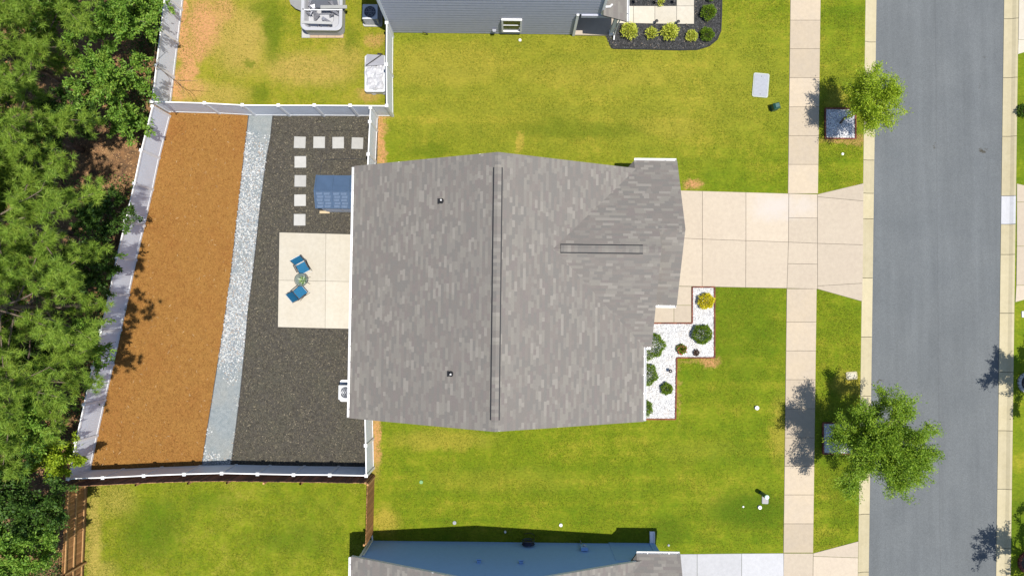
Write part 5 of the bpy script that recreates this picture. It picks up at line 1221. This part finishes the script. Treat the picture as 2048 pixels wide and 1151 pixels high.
# patio furniture
def chair(label, px, face):
    p = P(*px, 0.4); p.z = 0.03; t = empty('sling_chair', p, math.atan2(face[1], face[0]) - math.pi / 2); tag(t, label, 'chair', 'blue sling chairs')
    w = 0.27; fr = MAT['darkmetal']      # local: +y is forward
    s = MB(); prof = [(-0.22, 0.36), (-0.1, 0.355), (0.05, 0.365), (0.2, 0.385), (0.30, 0.40), (0.32, 0.39)]
    for (y0, z0), (y1, z1) in zip(prof[:-1], prof[1:]): s.hexa([(-w, y0, z0 - 0.012), (w, y0, z0 - 0.012), (w, y1, z1 - 0.012), (-w, y1, z1 - 0.012), (-w, y0, z0), (w, y0, z0), (w, y1, z1), (-w, y1, z1)])
    s.build('seat', MAT['blue'], t, local=True)
    b = MB(); prof = [(-0.27, 0.40), (-0.34, 0.56), (-0.42, 0.72), (-0.50, 0.86)]
    for (y0, z0), (y1, z1) in zip(prof[:-1], prof[1:]): b.hexa([(-w, y0 - 0.012, z0), (w, y0 - 0.012, z0), (w, y0, z0), (-w, y0, z0), (-w, y1 - 0.012, z1), (w, y1 - 0.012, z1), (w, y1, z1), (-w, y1, z1)])
    b.build('backrest', MAT['blue'], t, local=True)
    for sg in (-1, 1):
        x = sg * (w + 0.02)
        MB().tube([(x, -0.52, 0.88), (x, -0.24, 0.37), (x, 0.33, 0.40)], 0.014, 7).build('side_rail', fr, t, local=True)
        MB().tube([(x, 0.28, 0.39), (x, -0.34, 0.0)], 0.013, 7).build('leg', fr, t, local=True)
        MB().tube([(x, -0.24, 0.37), (x, 0.36, 0.0)], 0.013, 7).build('leg', fr, t, local=True)
        MB().box((sg * (w + 0.05), -0.06, 0.585), (0.05, 0.46, 0.025)).build('armrest', fr, t, local=True)
        MB().tube([(x, 0.13, 0.58), (x, 0.12, 0.37)], 0.011, 6).tube([(x, -0.28, 0.585), (x, -0.36, 0.59)], 0.011, 6).build('arm_post', fr, t, local=True)
    MB().tube([(-w - 0.02, -0.52, 0.88), (w + 0.02, -0.52, 0.88)], 0.014, 7).tube([(-w - 0.02, 0.33, 0.395), (w + 0.02, 0.33, 0.395)], 0.012, 7).tube([(-w - 0.02, 0.36, 0.012), (w + 0.02, 0.36, 0.012)], 0.012, 7).tube([(-w - 0.02, -0.34, 0.012), (w + 0.02, -0.34, 0.012)], 0.012, 7).build('cross_bars', m_plain('bright_steel', (0.5, 0.52, 0.55), 0.3, 0.5, 0.5) if 'bright_steel' not in bpy.data.materials else bpy.data.materials['bright_steel'], t, local=True)
    return t
chair('blue sling chair above the round glass table', (604.5, 534), (0.48, -0.88)); chair('blue sling chair below the round glass table', (599, 584.5), (0.76, 0.65))
tb = empty('side_table', P(608, 560)); tb.location.z = 0.03; tag(tb, 'small round glass table between the blue chairs', 'table')
MB().lathe((0, 0, 0.5), [(0.335, 0.0), (0.335, 0.012)], 32).build('table_top', MAT['clear'], tb, local=True)
MB().tube([(0.345 * math.cos(a * math.pi / 18), 0.345 * math.sin(a * math.pi / 18), 0.505) for a in range(37)], 0.012, 6, cap=False).build('rim', MAT['darkmetal'], tb, local=True)
for a in (0.45, 2.2, 4.0, 5.75):
    MB().tube([(0.30 * math.cos(a), 0.30 * math.sin(a), 0.49), (0.18 * math.cos(a), 0.18 * math.sin(a), 0.25), (0.40 * math.cos(a), 0.40 * math.sin(a), 0.0)], 0.012, 6).build('leg', MAT['darkmetal'], tb, local=True)
pt = empty('potted_plant', P(607, 560, 0.54)); tag(pt, 'small potted plant with pale variegated leaves on the glass table', 'plant')
MB().lathe((0, 0, 0.0), [(0.07, 0.0), (0.1, 0.12), (0.105, 0.12), (0.09, 0.11)], 16).build('pot', m_plain('celadon_pot', (0.2, 0.3, 0.24), 0.4), pt, local=True)
q = np.random.default_rng(8); n = 46; dd = unit(q.normal(0, 1, (n, 3)) * np.array((1, 1, 0.45)) + np.array((0, 0, 0.25))); c0 = np.tile(np.array(tuple(pt.location)) + np.array((0, 0, 0.13)), (n, 1)) + dd * 0.04
V = leaves(c0, dd, 0.2, 0.06, q, 0.7); npmesh('leaf_rosette', V, np.arange(len(V)).reshape(-1, 4), m_leaf('variegated_leaf', [(0.2, (0.04, 0.10, 0.02)), (0.55, (0.12, 0.2, 0.05)), (0.8, (0.4, 0.45, 0.32))], 0.2, 9), pt)

# ------------------------------------------------------------------ upper back yard objects
tc = P(652, 31, 0.0); tub = empty('hot_tub', tc, -TH); tag(tub, 'stripped white hot tub shell on pavers in the upper yard', 'hot tub')
def rrect(sx, sy, r_, n=7):
    pts = []
    for cx, cy, a0 in ((sx / 2 - r_, sy / 2 - r_, 0), (-sx / 2 + r_, sy / 2 - r_, 90), (-sx / 2 + r_, -sy / 2 + r_, 180), (sx / 2 - r_, -sy / 2 + r_, 270)):
        for k in range(n): a = math.radians(a0 + 90 * k / (n - 1)); pts.append((cx + r_ * math.cos(a), cy + r_ * math.sin(a)))
    return pts
hh = 0.86; rings = [(rrect(2.12, 2.26, 0.30), 0.05), (rrect(2.12, 2.26, 0.30), hh - 0.14), (rrect(2.20, 2.34, 0.34), hh - 0.12), (rrect(2.22, 2.36, 0.34), hh - 0.02), (rrect(2.16, 2.30, 0.33), hh), (rrect(1.88, 2.02, 0.28), hh - 0.01), (rrect(1.80, 1.94, 0.26), hh - 0.08), (rrect(1.6, 1.7, 0.25), hh - 0.42), (rrect(1.1, 1.2, 0.22), hh - 0.46), (rrect(0.9, 1.0, 0.2), 0.16)]
m = MB(); vs = []; n = len(rings[0][0])
for pl_, z in rings[2:]: vs += [(x, y, z) for x, y in pl_]
fs = [(k * n + i, k * n + (i + 1) % n, (k + 1) * n + (i + 1) % n, (k + 1) * n + i) for k in range(len(rings) - 3) for i in range(n)]; fs.append(tuple((len(rings) - 3) * n + i for i in range(n)))
m.add(vs, fs); m.build('shell', MAT['tub'], tub, local=True, smooth=False)
m = MB(); vs = [(x, y, 0.05) for x, y in rings[0][0]] + [(x, y, hh - 0.125) for x, y in rings[1][0]]; m.add(vs, [(i, (i + 1) % n, n + (i + 1) % n, n + i) for i in range(n)]); m.build('skirt', m_plain('grey_tub_skirt', (0.35, 0.35, 0.37), 0.5), tub, local=True)
MB().box((0, -1.10, 0.4), (1.35, 0.05, 0.62)).build('access_opening', MAT['greyplastic'], tub, local=True)
qq = np.random.default_rng(5); m = MB()
for k in range(46):
    a = qq.uniform(0, 6.283); rr_ = qq.uniform(0.45, 0.86); c = (rr_ * math.cos(a), rr_ * math.sin(a) * 1.05, hh - 0.3 + qq.uniform(-0.1, 0.16)); s_ = qq.uniform(0.07, 0.2)
    pts = [Vector(c) + Vector(qq.normal(0, s_, 3)) for _ in range(4)]; m.add(pts, [(0, 1, 2), (0, 2, 3), (0, 3, 1), (1, 3, 2)])
m.build('foil_insulation', MAT['foil'], tub, local=True)['kind'] = 'stuff'
MB().hexa([(-0.75, 0.2, hh - 0.40), (0.8, 0.2, hh - 0.40), (0.78, 0.58, hh - 0.15), (-0.72, 0.55, hh - 0.15), (-0.75, 0.2, hh - 0.38), (0.8, 0.2, hh - 0.38), (0.78, 0.58, hh - 0.13), (-0.72, 0.55, hh - 0.13)]).build('dark_liner', m_plain('dark_slate_liner', (0.07, 0.075, 0.09), 0.5), tub, local=True)
MB().hexa([(-0.2, 0.75, hh - 0.3), (0.75, 0.78, hh - 0.3), (0.6, 1.6, hh - 0.2), (-0.35, 1.5, hh - 0.2), (-0.2, 0.75, hh - 0.06), (0.75, 0.78, hh - 0.06), (0.6, 1.6, hh - 0.04), (-0.35, 1.5, hh - 0.04)]).build('seat_mould', MAT['tub'], tub, local=True)
MB().lathe((-0.62, 0.72, hh - 0.2), [(0.13, 0.0), (0.15, 0.12), (0.1, 0.16)], 14).build('pump', MAT['darkmetal'], tub, local=True)
MB().box((-0.33, 0.74, hh - 0.12), (0.26, 0.22, 0.12)).build('control_box', m_plain('tan_plastic', (0.3, 0.23, 0.18), 0.6), tub, local=True)
for k, (x, y) in enumerate(((-0.99, -0.05), (0.5, -0.98), (-0.99, 0.9), (-0.75, 1.02))): MB().lathe((x, y, hh - 0.005), [(0.035, 0), (0.035, 0.015)], 12).build('jet', MAT['darkmetal'], tub, local=True)
def loose_board(label, a, b, w, h, mat):
    a, b = Vector(a), Vector(b); o = MB().beam(a, b, w, h).build('loose_board', mat, loc=(a + b) / 2); tag(o, label, 'board', 'boards across the hot tub')
zb2 = hh + 0.03
loose_board('grey board across the lower end of the hot tub', P(603, 44.5, zb2), P(664, 46.5, zb2), 0.14, 0.03, m_plain('grey_board', (0.26, 0.26, 0.25), 0.6))
loose_board('thin pale bar across the middle of the hot tub', P(609, 20, zb2), P(684, 20, zb2), 0.05, 0.03, MAT['whitepaint'])
loose_board('grey board across the hot tub above the pale bar', P(641, 14.5, zb2 + 0.02), P(694, 14, zb2 + 0.02), 0.18, 0.03, m_plain('warm_grey_board', (0.2, 0.2, 0.19), 0.6))
pv = empty('paver_base', P(648, 30)); tag(pv, 'tan and grey pavers under the hot tub', 'pavers'); 
for i in range(5):
    for j in range(6):
        c = P(0, 0); x = P(604.5, 0).x + (i + 0.5) * 0.455; y = P(0, 76.5).y + (j + 0.5) * 0.455
        q = bevel_slab(0.45, 0.45, 0.05, 0.01); q.v = [(a + x, b + y, c_) for a, b, c_ in q.v]
        q.build('paver', [m_plain('tan_paver', (0.30, 0.22, 0.15), 0.85) if 'tan_paver' not in bpy.data.materials else bpy.data.materials['tan_paver'], MAT['paver']][(i == 0 or (i + j) % 5 == 0)], pv)
lid = empty('tub_cover', P(600, 8)); tag(lid, 'dark grey tub cover lying against the hot tub', 'cover')
m = MB(); pts = [(-0.55, 0.9), (-0.52, 0.2), (-0.42, -0.15), (-0.15, -0.38), (0.25, -0.55), (0.5, -0.62), (0.55, 0.9)]
m.prism(pts, 0.18, 0.28); m.build('panel', MAT['greyplastic'], lid, local=True); MB().prism([(x * 0.9, y * 0.9) for x, y in pts], 0.0, 0.18).build('underside', MAT['darkmetal'], lid, local=True)
# white tarpaulin pile
tp_ = empty('tarpaulin_pile', P(753, 152)); tag(tp_, 'folded white tarpaulin over a box beside the white fence', 'tarpaulin')
q = np.random.default_rng(14); nx, ny = 12, 18; vs = []
for j in range(ny):
    for i in range(nx):
        x = -0.56 + 1.14 * i / (nx - 1); y = -1.0 + 1.62 * j / (ny - 1); ed = min(i, nx - 1 - i, j, ny - 1 - j)
        z = (0.03 if ed == 0 else 0.34 if ed == 1 else 0.44) + 0.05 * math.sin(i * 1.3 + j * 0.6) + 0.04 * math.sin(i * 0.7 - j * 1.1) + q.uniform(-0.045, 0.045)
        x += 0.05 * math.sin(j * 0.9) * (ed == 0) - (0.10 * (j / ny) * (i < 3)); y += 0.06 * math.sin(i * 1.1) * (ed == 0); vs.append((x, y, max(0.02, z)))
m = MB(); m.add(vs, [(j * nx + i, j * nx + i + 1, (j + 1) * nx + i + 1, (j + 1) * nx + i) for j in range(ny - 1) for i in range(nx - 1)]); m.build('sheet', MAT['sheet'], tp_, local=True)
MB().prism(rrect(1.12, 2.0, 0.12), 0.0, 0.38).build('box', MAT['acgrey'], tp_, local=True)
m = MB(); fv = [(-0.52, 0.36, 0.52), (0.5, 0.42, 0.53), (0.5, 0.95, 0.5), (-0.44, 1.02, 0.46), (-0.48, 0.62, 0.52)]; m.extr(fv, (0, 0, -0.02)); m.build('grey_fold', m_plain('grey_fold_sheet', (0.2, 0.2, 0.22), 0.5), tp_, local=True)
MB().beam((-0.45, 0.38, 0.55), (0.35, 0.95, 0.55), 0.05, 0.02).build('strap', MAT['darkmetal'], tp_, local=True)
MB().hexa([(0.05, 1.0, 0.0), (0.3, 0.98, 0.0), (0.34, 1.2, 0.0), (0.08, 1.22, 0.0), (0.08, 1.02, 0.3), (0.28, 1.0, 0.3), (0.3, 1.15, 0.26), (0.1, 1.17, 0.26)]).build('handle_block', MAT['darkmetal'], tp_, local=True)

# ------------------------------------------------------------------ lawn fittings
vl = empty('utility_vault', P(1521, 171), -0.09); tag(vl, 'large pale grey utility vault lid in the front lawn', 'utility lid')
m = MB(); m.prism(rrect(0.86, 1.32, 0.1), 0.0, 0.05); m.build('collar', m_plain('pale_collar', (0.27, 0.29, 0.26), 0.6), vl, local=True)
MB().prism(rrect(0.76, 1.22, 0.08), 0.045, 0.065).build('lid', MAT['lightgrey'], vl, local=True)
for y in (-0.5, 0.48): MB().lathe((0, y, 0.062), [(0.02, 0), (0.02, 0.01)], 10).build('bolt', MAT['darkmetal'], vl, local=True)
gp = empty('utility_pedestal', P(1546.5, 217), 0.25); tag(gp, 'dark green utility pedestal in the front lawn', 'pedestal')
MB().hexa([(-0.17, -0.16, 0.0), (0.17, -0.16, 0.0), (0.17, 0.16, 0.0), (-0.17, 0.16, 0.0), (-0.15, -0.14, 0.5), (0.15, -0.14, 0.5), (0.15, 0.14, 0.5), (-0.15, 0.14, 0.5)]).build('body', MAT['greenbox'], gp, local=True)
MB().hexa([(-0.18, -0.17, 0.5), (0.18, -0.17, 0.5), (0.18, 0.17, 0.5), (-0.18, 0.17, 0.5), (-0.1, -0.1, 0.62), (0.1, -0.1, 0.62), (0.1, 0.1, 0.62), (-0.1, 0.1, 0.62)]).build('cap', MAT['greenbox'], gp, local=True)
def cap(px, r_, mat, label, h=0.06, name='cleanout_cap', grp='small pipe caps in the lawn'):
    t = empty(name, P(*px)); tag(t, label, 'pipe cap', grp); MB().lathe((0, 0, 0), [(r_, 0), (r_, h), (r_ * 0.85, h + 0.015)], 16).build('rim', mat, t, local=True); MB().lathe((0, 0, h), [(r_ * 0.4, 0.012), (r_ * 0.35, 0.035)], 8).build('nut', mat, t, local=True)
wp = MAT['whitepaint']
cap((1512.5, 814.5), 0.11, wp, 'white pipe cap in the lawn below the gravel bed', 0.14); cap((1518.5, 1013), 0.10, wp, 'white pipe cap below the grey meter box', 0.12); cap((1486, 1012), 0.05, wp, 'tiny white cap left of the grey meter box', 0.05)
cap((1040, 81), 0.08, wp, 'white cap in the grass below the grey house window'); cap((1121.5, 1048.5), 0.09, wp, 'white cap above the shadow of the blue house', 0.08); cap((1010.5, 1062), 0.06, wp, 'white cap inside the shadow of the blue house', 0.1)
cap((842.5, 963), 0.10, MAT['mint'], 'pale green valve cap in the side lawn', 0.04); cap((909, 1044.5), 0.10, MAT['lightgrey'], 'grey ring cap near the shadow of the blue house', 0.02); cap((1685, 308), 0.07, wp, 'small white ring cap in the verge above the driveway', 0.03); cap((1337, 1089), 0.06, MAT['lightgrey'], 'tiny grey cap beside the blue house driveway', 0.04)
gm = empty('marker_post', P(1521.5, 984.5)); tag(gm, 'pale green marker post beside the grey meter box', 'marker post'); MB().lathe((0, 0, 0), [(0.105, 0.0), (0.105, 0.85)], 18).build('tube', MAT['greenbox'], gm, local=True); MB().lathe((0, 0, 0.85), [(0.115, 0.0), (0.115, 0.05), (0.08, 0.08)], 18).build('cap', m_plain('pale_mint', (0.4, 0.55, 0.45), 0.5), gm, local=True)
mbx = empty('meter_box', P(1530, 997.5), -0.05); tag(mbx, 'grey water meter box lid in the lower lawn', 'meter box'); MB().prism(rrect(0.34, 0.46, 0.06), 0.0, 0.04).build('collar', MAT['lightgrey'], mbx, local=True); MB().prism(rrect(0.29, 0.41, 0.05), 0.036, 0.052).build('lid', m_plain('warm_grey_lid', (0.2, 0.19, 0.19), 0.6), mbx, local=True)
wm = empty('meter_box', P(1703, 750.5), 0.08); tag(wm, 'tan water meter lid in the verge', 'meter box'); MB().prism(rrect(0.60, 0.42, 0.08), 0.0, 0.03).build('collar', m_plain('tan_collar', (0.28, 0.25, 0.16), 0.8), wm, local=True); MB().prism(rrect(0.44, 0.28, 0.05), 0.026, 0.045).build('lid', m_plain('tan_lid', (0.34, 0.31, 0.23), 0.7), wm, local=True)
pp = empty('meter_box', P(2049, 628)); tag(pp, 'white meter lid at the far verge, right edge', 'meter box'); MB().prism(rrect(0.34, 0.34, 0.04), 0.0, 0.03).build('collar', MAT['lightgrey'], pp, local=True); MB().prism(rrect(0.3, 0.3, 0.04), 0.026, 0.04).build('lid', MAT['whitepaint'], pp, local=True)
